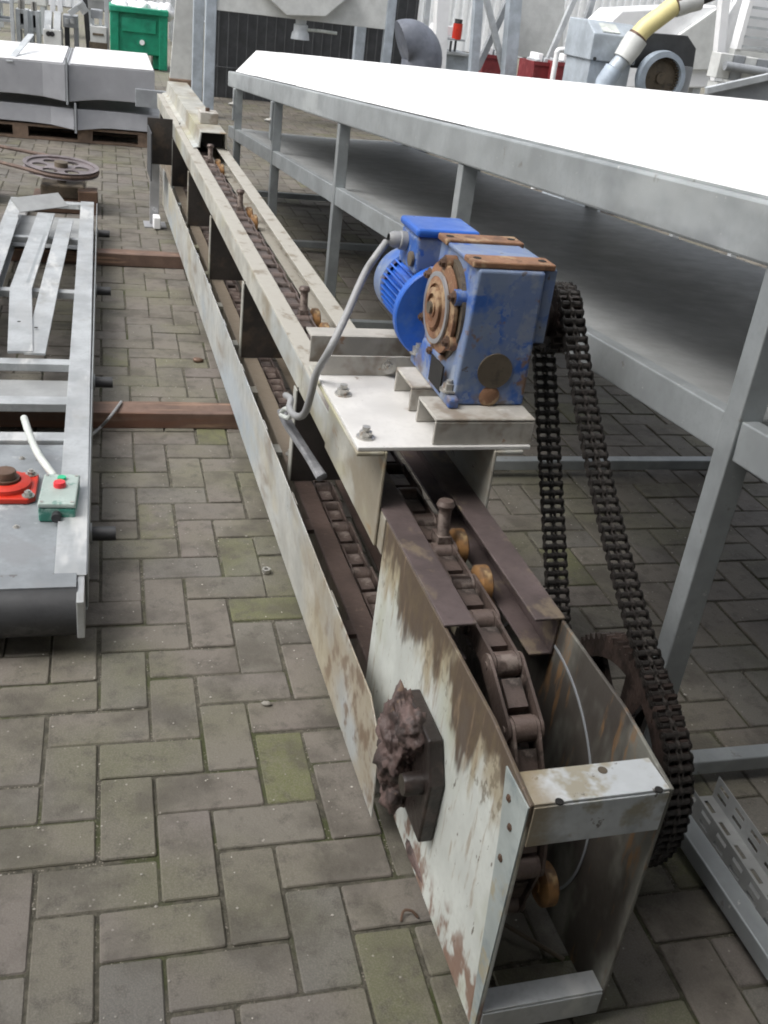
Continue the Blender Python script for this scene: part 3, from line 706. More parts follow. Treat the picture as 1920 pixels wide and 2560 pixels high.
for k in range(4):
    pts = [lx(*zb(880+k*30, 375+(k % 2)*25), -.004+k*.006), lx(*zb(960+k*26, 560), .0+k*.006), lx(*zb(1120+k*22, 800), .008+k*.005), lx(*zb(1290+k*20, 1060), .012+k*.004), lx(*zb(1430+k*22, 1310-k*12), .016+k*.004)]
    MB().tube(smoothpath(pts, 6), .0075, 8).build('cable_strand', 'strap', bu, smooth=True)
pts = [lx(*zb(900, 400), -.01), lx(*zb(960, 340), -.014), lx(*zb(1030, 390), -.01), lx(*zb(1000, 470), -.012), lx(*zb(900, 430), -.014)]
MB().tube(smoothpath(pts, 6), .006, 8).build('tie', 'tape', bu, smooth=True)

# ------------------------------------------------------------------ sloping steel table on the right
TX = lambda y: 1.078-.034*(y-.36)                  # outer face of the near-side legs
TZ = lambda y: 1.236-.066*y                        # top of the long beam
SL = math.atan(-.066)
tab = thing('steel_table', 'long galvanised steel table sloping away with white top boards and lower shelf', 'table')
LEGY = [.385, 1.87, 3.36, 4.86, 6.28]; WID = 1.25
def beamx(y, off, z): return Vector((TX(y)+off, y, z))
def longbar(y0, y1, off, zf, w, h, name, mat, parent=tab, bevel=.003):
    """bar along the table at offset off from the leg face; zf(y) is its top"""
    return MB().bar(Vector((TX(y0)+off+w/2, y0, zf(y0)-h/2)), Vector((TX(y1)+off+w/2, y1, zf(y1)-h/2)), w, h).build(name, mat, parent, bevel=bevel)
longbar(-.6, 6.62, -.006, TZ, .050, .098, 'long_beam', 'galv', bevel=.006)
longbar(-.6, 6.62, WID-.05, TZ, .050, .098, 'long_beam', 'galv')
RZ = lambda y: .878-.0655*y
ys_ = [-.6]+LEGY+[6.6]
for a, b in zip(ys_, ys_[1:]):
    longbar(a+.026, b-.026, .004, RZ, .036, .074, 'lower_rail', 'galv')
for k, y in enumerate(LEGY):
    x = TX(y)
    lgm = MB().box(x, x+.048, y-.024, y+.024, .045, TZ(y)-.099).build('leg', 'galv', tab, bevel=.003)
    x2 = TX(y)+WID-.048
    MB().box(x2, x2+.048, y-.024, y+.024, .045, TZ(y)-.099).build('leg', 'galv', tab, bevel=.003)
    MB().box(x+.049, x2-.001, y-.02, y+.02, .030, .066).build('base_tube', 'galv', tab, bevel=.003)
    MB().box(x+.049, x2-.001, y-.018, y+.018, RZ(y)-.10, RZ(y)-.066).build('cross_tube', 'galvdark', tab)
    for xx in (x+.024, x2+.024):
        MB().lathe([(0, 0), (.026, 0), (.026, .012), (.010, .018), (.008, .045)], (xx, y, 0), (0, 0, 1), 16).build('foot', 'rubber', lgm, smooth=True)
    if k in (3, 4):
        MB().box(x-.014, x-.001, y-.02, y+.035, TZ(y)-.30, TZ(y)-.10).build('clamp_plate', 'galv', lgm, bevel=.002)
        hexbolt(MB(), (x-.014, y+.005, TZ(y)-.20), (-1, 0, 0), .012, .02).build('clamp_bolt', 'bolt', lgm)
# base tubes running towards the camera
x = TX(0)-.002
MB().bar((x+.024+.012, -.9, .048), (x+.024, .358, .048), .040, .038).build('base_tube', 'galv', tab, bevel=.003)
# lower shelf, slightly dished, and the top boards
mb = MB(); NS = 8
for i in range(NS):
    for yy in (-.6, 6.6):
        o = .045+(WID-.10)*i/(NS-1); mb.v.append((TX(yy)+o, yy, RZ(yy)-.012-.015*math.sin(math.pi*i/(NS-1))))
mb.f = [(2*i, 2*i+1, 2*i+3, 2*i+2) for i in range(NS-1)]
mb.v += [(a, b, c-.004) for a, b, c in mb.v]; mb.f += [tuple(2*NS+i for i in f[::-1]) for f in mb.f]
mb.build('shelf_sheet', 'galvdark', tab, smooth=True)
mb = MB()
for yy in (-.6, 6.55):
    mb.v += [(TX(yy)+.05, yy, TZ(yy)-.103), (TX(yy)+WID-.05, yy, TZ(yy)-.103), (TX(yy)+WID-.05, yy, TZ(yy)-.098), (TX(yy)+.05, yy, TZ(yy)-.098)]
mb.f = [(0, 1, 5, 4), (3, 7, 6, 2), (0, 4, 7, 3), (1, 2, 6, 5), (0, 3, 2, 1), (4, 5, 6, 7)]
mb.build('underside_sheet', 'galvdark', tab)
yb = [-.6, 4.40, 5.72, 6.46]
for k, (a, b) in enumerate(zip(yb, yb[1:])):
    mb = MB(); prof = [(.020, .004), (.155, .148), (.19, .150), (WID-.05, .146), (WID-.05, .118), (.20, .120), (.175, .118), (.050, -.012+.016)]
    for yy in (a+.0015, b-.0015): mb.v += [(TX(yy)+p, yy, TZ(yy)+q+(k % 2)*.0015) for p, q in prof]
    n = len(prof); mb.f = [tuple(range(n)), tuple(range(2*n-1, n-1, -1))]+[(i, (i+1) % n, n+(i+1) % n, n+i) for i in range(n)]
    mb.build('top_board', 'white', tab, bevel=.002)
longbar(-.6, 1.9, .012, lambda y: TZ(y)+.0055, .004, .005, 'edge_lip', 'galv', bevel=0)
# slotted cable tray lying beside the base tube
tr = thing('slotted_tray', 'slotted grey angle strip lying on the paving beside the table base tube', 'cable tray')
p0, p1 = Vector((1.185, .33, 0)), Vector((1.150, -.9, 0)); dd = (p1-p0).normalized(); sdv = Vector((-dd.y, dd.x, 0))
L = (p1-p0).length; pitch = .062; nsl = int(L/pitch)
def strip(base, across, nrm, width, name):
    mb = MB(); slot = .036; sw = .009; rows = [.3, .7]
    cuts_w = [0]+sum([[r*width-sw/2, r*width+sw/2] for r in rows], [])+[width]
    for i in range(nsl):
        u0 = i*pitch; ua, ub = u0+(pitch-slot)/2, u0+(pitch+slot)/2
        for (s0, s1) in ((u0, ua), (ub, u0+pitch)):
            a = base+dd*s0; b = base+dd*s1
            mb.add([a, b, b+across*width, a+across*width, a+nrm*.0015, b+nrm*.0015, b+across*width+nrm*.0015, a+across*width+nrm*.0015], [(0, 1, 2, 3), (4, 7, 6, 5), (0, 4, 5, 1), (2, 6, 7, 3)])
        for w0, w1 in zip(cuts_w[0::2], cuts_w[1::2]):
            a = base+dd*ua+across*w0; b = base+dd*ub+across*w0; w_ = across*(w1-w0)
            mb.add([a, b, b+w_, a+w_, a+nrm*.0015, b+nrm*.0015, b+w_+nrm*.0015, a+w_+nrm*.0015], [(0, 1, 2, 3), (4, 7, 6, 5), (0, 4, 5, 1), (2, 6, 7, 3)])
    return mb.build(name, 'galvdark', tr)
A = sdv if sdv.x > 0 else -sdv
strip(p0+Vector((0, 0, .004)), Vector((0, 0, 1)), -A, .055, 'tray_side')
strip(p0+Vector((0, 0, .003)), A, Vector((0, 0, 1)), .075, 'tray_floor')
strip(p0+A*.075+Vector((0, 0, .004)), Vector((0, 0, 1)), A, .055, 'tray_side')

# ------------------------------------------------------------------ timbers under the machines
def timber(y, h, d, x0, x1, label, rot=0):
    mb = MB(); n = 12
    for i in range(n+1):
        x_ = x0+(x1-x0)*i/n; w_ = .0015*math.sin(i*1.7)
        mb.v += [(x_, y-d/2+w_, .001), (x_, y+d/2+w_, .001), (x_, y+d/2+w_, h+w_), (x_, y-d/2+w_, h-w_)]
    for i in range(n):
        a = 4*i
        mb.f += [(a+k, a+(k+1) % 4, a+4+(k+1) % 4, a+4+k) for k in range(4)]
    mb.f += [(0, 3, 2, 1), (4*n, 4*n+1, 4*n+2, 4*n+3)]
    return tag(mb.build('timber', 'wood', None, bevel=.003), label, 'timber', 'timbers carrying the machines')
timber(2.30, .059, .105, -1.1, .80, 'red brown timber beam lying crosswise, the nearer of the two')
timber(4.39, .066, .095, -1.1, .74, 'dark red timber beam lying crosswise, the farther of the two')

# ------------------------------------------------------------------ galvanised conveyor frame on the left
fr = thing('roller_conveyor', 'galvanised open conveyor lying on timbers with cross bars and black end roller', 'conveyor')
FZ = .162
def fbox(x0, x1, y0, y1, z0, z1, name, mat, bevel=.002, parent=fr): return MB().box(x0, x1, y0, y1, z0, z1).build(name, mat, parent, bevel=bevel)
def slrail(xa, xb, wdt, y0, y1, name):
    mb = MB(); t = .004
    for (w0, w1, z0, z1) in ((0, wdt, FZ-t, FZ), (wdt-t, wdt, FZ-.095, FZ-t-.0005), (0, wdt, FZ-.095-t, FZ-.0955)):
        for yy, xx in ((y0, xa), (y1, xb)): mb.v += [(xx-w1, yy, z0), (xx-w0, yy, z0), (xx-w0, yy, z1), (xx-w1, yy, z1)]
        k = len(mb.v)-8; mb.f += [tuple(k+i for i in f) for f in ((0, 1, 2, 3), (7, 6, 5, 4), (0, 4, 5, 1), (1, 5, 6, 2), (2, 6, 7, 3), (3, 7, 4, 0))]
    return mb
slrail(-.026, -.042, .072, 1.04, 5.10, 'rail').build('rail', 'zinc', fr, bevel=.0015)
MB().box(-.0275, -.024, 1.05, 5.09, .064, FZ-.0045).build('rail_side', 'galv', fr)
slrail(-.440, -.420, .072, 1.04, 5.10, 'rail').build('rail', 'zinc', fr, bevel=.0015)
for (y, wd, z) in ((5.06, .07, FZ-.005), (4.24, .04, FZ-.006), (3.33, .05, FZ-.006), (2.47, .055, FZ-.006), (2.115, .065, FZ-.006), (1.835, .06, FZ-.006)):
    fbox(-.445, -.099, y-wd/2, y+wd/2, z-.028, z, 'cross_bar', 'zinc')
fbox(-.445, -.099, 1.045, 1.795, .140, .1465, 'end_pan', 'pan')
fbox(-.43, -.105, 4.30, 4.98, .085, .090, 'far_pan', 'galvdark')
fbox(-.43, -.105, 2.17, 2.42, .100, .105, 'mid_pan', 'galvdark')
rl = MB().cyl((-.55, .995, .100), (-.045, .995, .100), .062, n=32).build('end_roller', 'rubber', fr, smooth=True)
MB().box(-.55, -.048, .985, 1.045, .158, .1645).build('roller_cover', 'pan', rl)
MB().box(-.047, -.030, .93, 1.06, .06, .158).build('roller_bracket', 'zinc', rl, bevel=.002)
for y in (4.62, 3.55, 2.43, 1.345):
    pg = MB().cyl((-.022, y, .098), (.042, y, .098), .019, n=16).build('stub_axle', 'rubber', fr, smooth=True)
    MB().cyl((-.0235, y, .098), (-.018, y, .098), .028, n=16).build('axle_washer', 'galvdark', pg, smooth=True)
for y in (1.3, 1.55, 1.7): hexbolt(MB(), (-.16-.03*y, y, .1466), (0, 0, 1), .006, .004).build('bolt', 'bolt', fr)
# red flange bearing
bc = Vector((-.238, 1.50, .1475))
rb = tag(MB().prism([(-.078, -.078), (.06, -.082), (.078, -.066), (.080, .066), (.066, .080), (-.066, .080), (-.08, .06)], 0, .016, lambda a, b, t: (bc.x+a, bc.y+b, bc.z+t)).build('flange_bearing', 'red', None, bevel=.004), 'red four bolt flange bearing on the grey frame pan', 'bearing')
MB().lathe([(.066, .015), (.064, .028), (.050, .034), (.040, .034), (.038, .026), (0, .026)], bc, (0, 0, 1), 36).build('housing_ring', 'red', rb, smooth=True)
MB().lathe([(0, .060), (.026, .060), (.028, .057), (.028, .026), (.036, .026), (.036, .040), (.028, .040)], bc, (0, 0, 1), 28).build('shaft_collar', 'boltdark', rb, smooth=True)
for sx, sy in ((1, 1), (1, -1), (-1, -1), (-1, 1)): hexbolt(MB(), bc+Vector((sx*.060, sy*.062, .016)), (0, 0, 1), .011, .010).build('bolt', 'bolt', rb)
# green push button box with its conduit
sb = thing('push_button_box', 'small green push button box on the grey frame pan beside the red bearing', 'switch box', (-.098, 1.405, .1470), (0, 0, -.05))
MB().box(-.045, .045, -.085, .085, 0, .040).build('box_body', 'greenbox', sb, bevel=.005)
ldp = MB().box(-.046, .046, -.086, .086, .041, .054).build('box_lid', 'lid', sb, bevel=.004)
MB().lathe([(0, .014), (.014, .014), (.016, .010), (.016, 0)], (0, .012, .054), (0, 0, 1), 18).build('button', 'redbtn', sb, smooth=True)['label'] = 'red stop button'
MB().lathe([(0, .008), (.011, .008), (.012, 0)], (.002, .052, .054), (0, 0, 1), 18).build('button', 'grnbtn', sb, smooth=True)['label'] = 'green start button'
MB().lathe([(0, 0), (.012, 0), (.012, .02), (0, .02)], (0, -.086, .022), (0, -1, 0), 14).build('gland_plug', 'rubber', sb, smooth=True)
for sx, sy in ((1, 1), (1, -1), (-1, -1), (-1, 1)): MB().cyl((sx*.037, sy*.075, .0535), (sx*.037, sy*.075, .0555), .005, n=10).build('lid_screw', 'bolt', sb)
pts = [onz(52, 903, .215), onz(66, 945, .205), onz(85, 985, .20), onz(118, 1030, .185)]
tag(MB().tube(smoothpath(pts, 5), .0105, 10).build('conduit', 'tape', None, smooth=True), 'short pale conduit running up from the green button box', 'conduit')
pts = [onz(192, 945, .06), onz(215, 925, .02), onz(238, 900, .07), onz(262, 868, .064)]
tag(MB().tube(smoothpath([(-.06, 1.9, .08)]+pts, 6), .005, 8).build('thin_cable', 'cable', None, smooth=True), 'thin grey cable end lying across the nearer timber', 'cable')
# loose bars lying on the frame
def flatbar(pts, w_, label, t=.006):
    mb = MB(); pts = [Vector(p) for p in pts]
    for i in range(len(pts)-1): mb.bar(pts[i], pts[i+1]+(pts[i+1]-pts[i]).normalized()*.004, w_, t)
    return tag(mb.build('flat_bar', 'zinc', None, bevel=.001), label, 'metal bar', 'loose bars lying on the frame')
b1 = flatbar([onz(100, 462, .20), onz(45, 625, .185), onz(44, 760, .172)], .085, 'bent zinc bar with a folded end bracket, lying on the frame cross bars', .010)
p = onz(92, 452, .215)
MB().bar(p+Vector((-.13, -.04, .02)), p+Vector((.10, .10, .035)), .11, .005, (0, -.6, 1)).build('end_bracket', 'galvdark', b1)
MB().bar(onz(60, 618, .176), onz(112, 470, .19), .012, .03).build('bar_flange', 'galv', b1)
b2 = flatbar([onz(143, 475, .188), onz(112, 600, .178), onz(75, 764, .168)], .072, 'straight zinc bar with a bolt hole, lying beside the bent bar', .008)
for bb, (u, v) in ((b1, (41, 695)), (b2, (78, 708))):
    q = onz(u, v, .1815); MB().cyl(q, q+Vector((0, 0, .0014)), .007, n=12).build('bolt_hole', 'hole', bb)
MB().bar(onz(28, 470, .185), onz(-30, 640, .185), .055, .006).build('flat_bar', 'zinc')
tag(bpy.data.objects['flat_bar.002'], 'lilac tinged flat bar at the left picture edge', 'metal bar', 'loose bars lying on the frame')

# ------------------------------------------------------------------ belt pulley behind the frame
pu = thing('belt_pulley', 'flat lying grey pulley with six holes and a belt, behind the left frame', 'pulley')
pc = onz(132, 362, .235)
mb = MB(); n = 48; r0, r1 = .225, .200
mb.lathe([(r1, -.016), (r0, -.020), (r0-.012, -.006), (r0-.012, .006), (r0, .020), (r1, .016), (r1, -.016)], pc, (.05, -.06, 1), 48)
rim = mb.build('rim', 'pulley', pu, smooth=True)
mb = MB(); axn = Vector((.05, -.06, 1)).normalized()
def disc_with_holes(mb, c, axn, r_out, rh, rc, nh, t):
    a = axn.orthogonal().normalized(); b = axn.cross(a)
    bm = bmesh.new()
    def circ(cx, cy, r, n): return [bm.verts.new((cx+r*math.cos(2*math.pi*i/n), cy+r*math.sin(2*math.pi*i/n), 0)) for i in range(n)]
    loops = [circ(0, 0, r_out, 48)]+[circ(rc*math.cos(2*math.pi*h/nh+.3), rc*math.sin(2*math.pi*h/nh+.3), rh, 14) for h in range(nh)]
    es = []
    for lp in loops: es += [bm.edges.new((lp[i], lp[(i+1) % len(lp)])) for i in range(len(lp))]
    bmesh.ops.triangle_fill(bm, edges=es, use_beauty=True)
    bm.verts.index_update()
    # drop the faces filled inside the holes
    for f in list(bm.faces):
        m_ = f.calc_center_median()
        for h in range(nh):
            if (m_-Vector((rc*math.cos(2*math.pi*h/nh+.3), rc*math.sin(2*math.pi*h/nh+.3), 0))).length < rh*.8: bm.faces.remove(f); break
    r_ = bmesh.ops.extrude_face_region(bm, geom=bm.faces[:])
    for v in [g_ for g_ in r_['geom'] if isinstance(g_, bmesh.types.BMVert)]: v.co.z += t
    me = bpy.data.meshes.new('web')
    bmesh.ops.transform(bm, matrix=Matrix(((a.x, b.x, axn.x, c.x), (a.y, b.y, axn.y, c.y), (a.z, b.z, axn.z, c.z), (0, 0, 0, 1))), verts=bm.verts)
    bmesh.ops.recalc_face_normals(bm, faces=bm.faces); bm.to_mesh(me); bm.free(); return me
me = disc_with_holes(None, pc-axn*.004, axn, r1+.002, .045, .125, 6, .010); me.materials.append(M['pulley']); put('web', me, pu)
MB().cyl(pc-axn*.05, pc+axn*.035, .04, n=24).build('hub', 'castiron', pu, smooth=True)
MB().cyl(Vector((pc.x, pc.y, .15)), pc-axn*.04, .028, n=16).build('shaft', 'castiron', pu, smooth=True)
bl = []
a = axn.orthogonal().normalized(); b = axn.cross(a)
c_far = pc+Vector((-1.15, .45, .10))
dvec = (c_far-pc); dvec -= axn*dvec.dot(axn); dvec.normalize(); nv = axn.cross(dvec)
pts = [c_far+nv*.08]+[pc+nv*.218*math.cos(t_)-dvec*.218*math.sin(t_) for t_ in [math.pi*i/24 for i in range(25)]]+[c_far-nv*.08]
MB().tube(pts, .011, 8).build('belt', 'beltrub', pu, smooth=True)
bs = thing('bearing_base', 'rusty brown machine base carrying the pulley behind the left frame', 'machine base')
q = onz(150, 412, .0)
MB().box(pc.x-.17, pc.x+.215, pc.y-.20, pc.y+.16, .002, .07).build('base_block', 'boltdark', bs, bevel=.006)
MB().box(pc.x-.12, pc.x+.14, pc.y-.12, pc.y+.10, .0705, .15).build('pedestal', 'castiron', bs, bevel=.01)
MB().box(pc.x+.10, pc.x+.215, pc.y-.20, pc.y-.06, .0705, .14).build('side_block', 'boltdark', bs, bevel=.006)
MB().box(pc.x-.62, pc.x-.40, pc.y-.05, pc.y+.25, .002, .20).build('rear_block', 'castiron', bs, bevel=.01)
MB().box(pc.x-.27, pc.x-.19, pc.y-.36, pc.y-.20, .002, .06).build('white_packer', 'whitepaint', bs, bevel=.008)

# ------------------------------------------------------------------ small things on the paving
def nut_at(u, v, label):
    p = onz(u, v, 0); mb = MB(); r_o, r_i, h = .0125, .0065, .011
    for (z, rr, nn) in (): pass
    vs = []
    for z in (0, h):
        vs += [(p.x+r_o*math.cos(R(60*i+10)), p.y+r_o*math.sin(R(60*i+10)), .002+z) for i in range(6)]
        vs += [(p.x+r_i*math.cos(R(60*i+10)), p.y+r_i*math.sin(R(60*i+10)), .002+z) for i in range(6)]
    fs = []
    for i in range(6):
        j = (i+1) % 6; fs += [(i, j, 12+j, 12+i), (6+i, 18+i, 18+j, 6+j), (12+i, 12+j, 18+j, 18+i), (i, 6+i, 6+j, j)]
    mb.add(vs, fs); return tag(mb.build('hex_nut', 'bolt', None, bevel=.0008), label, 'nut')
nut_at(575, 1237, 'steel hex nut lying alone on the paving left of the conveyor')
p = onz(576, 1519, .004)
tag(blob('stone_chip', p, (.011, .007, .004), None, 'stone', .4, 90, 3, 3), 'small grey chip on the paving near the conveyor head', 'stone')
p = onz(428, 778, .006)
tag(blob('dirt_clod', p, (.022, .016, .010), None, 'boltdark', .35, 50, 6, 2), 'dark dirt clod on the paving between frame and conveyor', 'clod')
p0 = onz(880, 1975, .005)
tag(MB().tube(smoothpath([onz(866, 1990, .004), onz(872, 1968, .012), onz(890, 1968, .012), onz(903, 1982, .004)], 5), .0025, 6).build('wire_hook', 'boltdark', None, smooth=True), 'thin dark wire hook beside the head plate on the paving', 'wire')

# ------------------------------------------------------------------ background: helpers
def rect(u0, v0, u1, v1, Y):
    """x range and z range of a picture rectangle on the plane at distance Y"""
    um, vm = (u0+u1)/2, (v0+v1)/2
    return at(u0, vm, Y).x, at(u1, vm, Y).x, at(um, v1, Y).z, at(um, v0, Y).z
def pbox(u0, v0, u1, v1, Y, d, name, mat, parent, bevel=.004, ground=False):
    x0, x1, z0, z1 = rect(u0, v0, u1, v1, Y)
    return MB().box(x0, x1, Y, Y+d, .002 if ground else z0, z1).build(name, mat, parent, bevel=bevel)
def pbar(u0, v0, u1, v1, Y, w_, name, mat, parent, Y2=None, foot=False):
    a, b = at(u0, v0, Y), at(u1, v1, Y2 or Y)
    if foot:
        t = (b.z-.002)/(a.z-b.z); b = b+(b-a)*t
    return MB().bar(a, b, w_, w_, (0, 1, 0)).build(name, mat, parent, bevel=.003)

# ------------------------------------------------------------------ folded grey troughs on a pallet
PY = 8.16
pal = thing('pallet', 'weathered wooden pallet under the folded grey sheet troughs', 'pallet')
px0, px1 = -1.75, .43
for y in (PY, PY+.46, PY+.95):
    MB().box(px0, px1, y, y+.09, .002, .02).build('skid_board', 'palletwood', pal)
    for x in (px0, px0+.52, px0+1.04, px0+1.55, px1-.14):
        MB().box(x, x+.12, y, y+.09, .0205, .10).build('block', 'palletwood', pal)
for k in range(8): MB().box(px0, px1, PY+k*.135, PY+k*.135+.10, .1005, .12).build('top_board', 'palletwood', pal)
def trough(name, label, x0, x1, y0, y1, z0, z1, seam, lean):
    t = thing(name, label, 'sheet trough', group='folded troughs on the pallet')
    for k, (a, b) in enumerate(((x0, seam-.012), (seam+.012, x1))):
        mb = MB(); sgn = 1 if k == 0 else -1
        n = 10
        for i in range(n+1):
            f_ = i/n; x_ = a+(b-a)*f_; e = abs(x_-seam)
            by = -.05*max(0, 1-e/.30)**2; dz = lean*(x_-seam)
            mb.v += [(x_, y0+by, z0+dz-.03*max(0, 1-e/.25)), (x_, y1, z0+dz), (x_, y1, z1+dz), (x_, y0+by*.7+.03, z1+dz)]
        for i in range(n): mb.f += [(4*i+j, 4*i+(j+1) % 4, 4*i+4+(j+1) % 4, 4*i+4+j) for j in range(4)]
        mb.f += [(3, 2, 1, 0), tuple(4*n+j for j in range(4))]
        mb.build('trough_panel', 'troughsheet', t, bevel=.004)
    MB().prism([(y0-.075, z0-.05), (y0-.02, z0-.02), (y1, z0), (y1, z1), (y0+.02, z1+.005), (y0-.055, z1+.055)], seam-.008, seam+.008, lambda a, b, tt: (tt, a, b)).build('joint_flange', 'galvmid', t, bevel=.002)
    return t
_, xr, zlo, zmid = rect(150, 235, 345, 300, PY-.02)
_, xr2, _, ztop = rect(150, 150, 334, 217, PY-.02)
sx = at(155, 235, PY).x
zb0, zt0 = .135, at(240, 236, PY).z
trough('sheet_trough', 'lower folded grey sheet trough resting directly on the pallet', px0-.3, at(350, 265, PY).x, PY-.02, PY+1.0, zb0, zt0-.02, sx+.03, -.004)
z2 = at(240, 218, PY).z+.0; zt2 = at(240, 148, PY).z
tu = trough('sheet_trough', 'upper folded grey sheet trough with its sky-bright top put in white, stacked on the lower trough', px0-.3, at(334, 180, PY).x, PY-.02, PY+1.62, z2, zt2, sx-.03, .012)
MB().add([(px0-.29, PY+.015, zt2+.012*(px0-.29-sx)+.004), (sx-.06, PY+.015, zt2+.003), (sx-.06, PY+1.6, zt2+.003), (px0-.29, PY+1.6, zt2+.012*(px0-.29-sx)+.004)]+[(px0-.29, PY+.015, zt2+.012*(px0-.29-sx)+.010), (sx-.06, PY+.015, zt2+.009), (sx-.06, PY+1.6, zt2+.009), (px0-.29, PY+1.6, zt2+.012*(px0-.29-sx)+.010)], [(0, 3, 2, 1), (4, 5, 6, 7), (0, 1, 5, 4), (1, 2, 6, 5), (2, 3, 7, 6), (3, 0, 4, 7)]).build('sky_glare_top', 'white', tu)  # white layer puts the sky glare on the trough top into colour
xe = at(334, 180, PY).x-.01
MB().add([(sx, PY+.015, zt2+.004), (xe, PY+.015, zt2+.012*(xe-sx)+.004), (xe, PY+1.6, zt2+.012*(xe-sx)+.004), (sx, PY+1.6, zt2+.004), (sx, PY+.015, zt2+.010), (xe, PY+.015, zt2+.012*(xe-sx)+.010), (xe, PY+1.6, zt2+.012*(xe-sx)+.010), (sx, PY+1.6, zt2+.010)], [(0, 3, 2, 1), (4, 5, 6, 7), (0, 1, 5, 4), (1, 2, 6, 5), (2, 3, 7, 6), (3, 0, 4, 7)]).build('sky_glare_top', 'white', tu)
MB().bar(at(20, 135, PY)+Vector((0, .0, .01)), at(52, 98, PY)+Vector((0, .9, .02)), .05, .01).build('top_angle', 'galvlight', tu)
MB().box(at(292, 215, PY).x, at(360, 215, PY).x, PY-.03, PY+.02, at(325, 232, PY).z, at(325, 194, PY).z).build('end_flap', 'galvmid', tu, bevel=.003)

# ------------------------------------------------------------------ green container and things around it
gb = thing('green_container', 'green plastic container with open top standing behind the grey troughs', 'container')
GY = 15.1
x0, x1, z0, z1 = rect(238, 20, 362, 150, GY); z0 = .002
pan_ = MB().box(x0+.05, x1-.05, GY+.012, GY+.85, .18, z1-.02).build('body', 'green', gb, bevel=.02)
for a, b in ((x0, x0+.12), (x1-.12, x1)): MB().box(a, b, GY-.02, GY+.03, .0, z1-.05).build('corner_post', 'green', gb, bevel=.012)
MB().box(x0-.01, x1+.01, GY-.05, GY+.06, z1-.06, z1+.02).build('front_rim', 'green', gb, bevel=.015)
MB().box(x0-.01, x0+.09, GY+.061, GY+.87, z1-.06, z1+.02).box(x1-.09, x1+.01, GY+.061, GY+.87, z1-.06, z1+.02).build('side_rim', 'green', gb, bevel=.012)
MB().box(x0+.16, x1-.16, GY-.012, GY+.011, z1-.30, z1-.12).build('front_rib', 'green', gb, bevel=.008)
for a in (x0+.06, x1-.2): MB().box(a, a+.14, GY+.1, GY+.75, .0, .17).build('foot', 'green', gb, bevel=.01)
p = at(307, 92, GY-.02); MB().cyl(p, p+Vector((0, .05, 0)), .035, n=14).build('sticker', 'whitepaint', gb)
lp = thing('leaning_panel', 'tall grey sheet panel standing right of the green container', 'panel')
LY = 13.2
poly = [(at(383, -40, LY).x, at(383, -40, LY).z), (at(367, 138, LY).x, .09), (at(437, 138, LY).x, .09), (at(440, -40, LY).x, at(440, -40, LY).z)]
MB().prism(poly, LY, LY+.05, lambda a, b, t: (a, t, b)).build('sheet', 'palegrey', lp, bevel=.004)
MB().box(poly[1][0], poly[2][0], LY-.03, LY+.25, .002, .09).build('packing_block', 'palletwood', lp, bevel=.01)

# racks and machine parts at the upper left
ry = 13.6
rk = thing('steel_rack', 'grey steel rack post and shelf at the far upper left corner', 'rack')
pbox(22, -30, 30, 108, ry-.3, .09, 'post', 'galvlight', rk, ground=True); pbox(-60, -30, -52, 108, ry-.3, .09, 'post', 'galvlight', rk, ground=True)
pbox(-60, 38, 22, 44, ry-.28, .6, 'shelf', 'galvmid', rk); pbox(-60, -2, 22, 4, ry-.28, .6, 'shelf', 'galvmid', rk)
pbox(-40, 12, -5, 38, ry-.2, .4, 'bin', 'bluegrey', rk)
for k, (u0, v0, u1, v1, lab) in enumerate(((34, 20, 60, 62, 'small square steel frame part nearest the rack post'), (62, 24, 86, 70, 'square steel frame part with dark centre, right of the first'))):
    t = thing('frame_part', lab, 'machine part', group='steel frame parts in the yard')
    Y = ry-.1+.15*k
    xa, xb, za, zb_ = rect(u0, v0, u1, v1, Y); w_ = .05
    MB().box(xa, xa+w_, Y, Y+.3, .002, zb_).build('upright', 'galvlight', t, bevel=.003); MB().box(xb-w_, xb, Y, Y+.3, .002, zb_).build('upright', 'galvlight', t, bevel=.003)
    MB().box(xa+w_, xb-w_, Y+.005, Y+.295, zb_-w_, zb_).build('top_bar', 'zinc', t, bevel=.003); MB().box(xa+w_, xb-w_, Y+.005, Y+.295, za, za+w_).build('lower_bar', 'zinc', t, bevel=.003)
    MB().box(xa+w_, xb-w_, Y+.12, Y+.14, za+w_, zb_-w_).build('dark_panel', 'darkpanel', t)
    for q_ in range(3): MB().cyl((xa+.06+q_*(xb-xa-.12)/2, Y+.05, zb_), (xa+.06+q_*(xb-xa-.12)/2, Y+.05, zb_+.10), .03, n=12).build('spindle', 'bolt', t, smooth=True)
mp = thing('cabinet_machine', 'pale machine cabinet with two sloping bright lids behind the troughs', 'machine')
Y = ry-.35; xa, xb, za, zb_ = rect(94, 64, 133, 108, Y); zs = at(113, 28, Y).z
MB().box(xa, xb, Y, Y+.5, .002, zb_).build('cabinet', 'palegrey', mp, bevel=.008)
xm = (xa+xb)/2
for a, b in ((xa+.01, xm-.012), (xm+.012, xb-.01)):
    MB().prism([(Y+.01, zb_+.002), (Y+.49, zb_+.002), (Y+.49, zs), (Y+.40, zs)], a, b, lambda p_, q_, t: (t, p_, q_)).build('sloping_lid', 'zinc', mp, bevel=.004)
for a in (xa+.06, xb-.11): MB().cyl((a, Y-.005, zb_-.05), (a, Y+.02, zb_-.05), .03, n=12).build('knob', 'rubber', mp)
for u in (108, 124): pbox(u, -15, u+11, 26, ry+.35, .06, 'upright_bar', 'whitepaint', mp)
mq = thing('crank_machine', 'dark metal machine with tilted levers between cabinet and stacked crates', 'machine')
Y = ry-.1
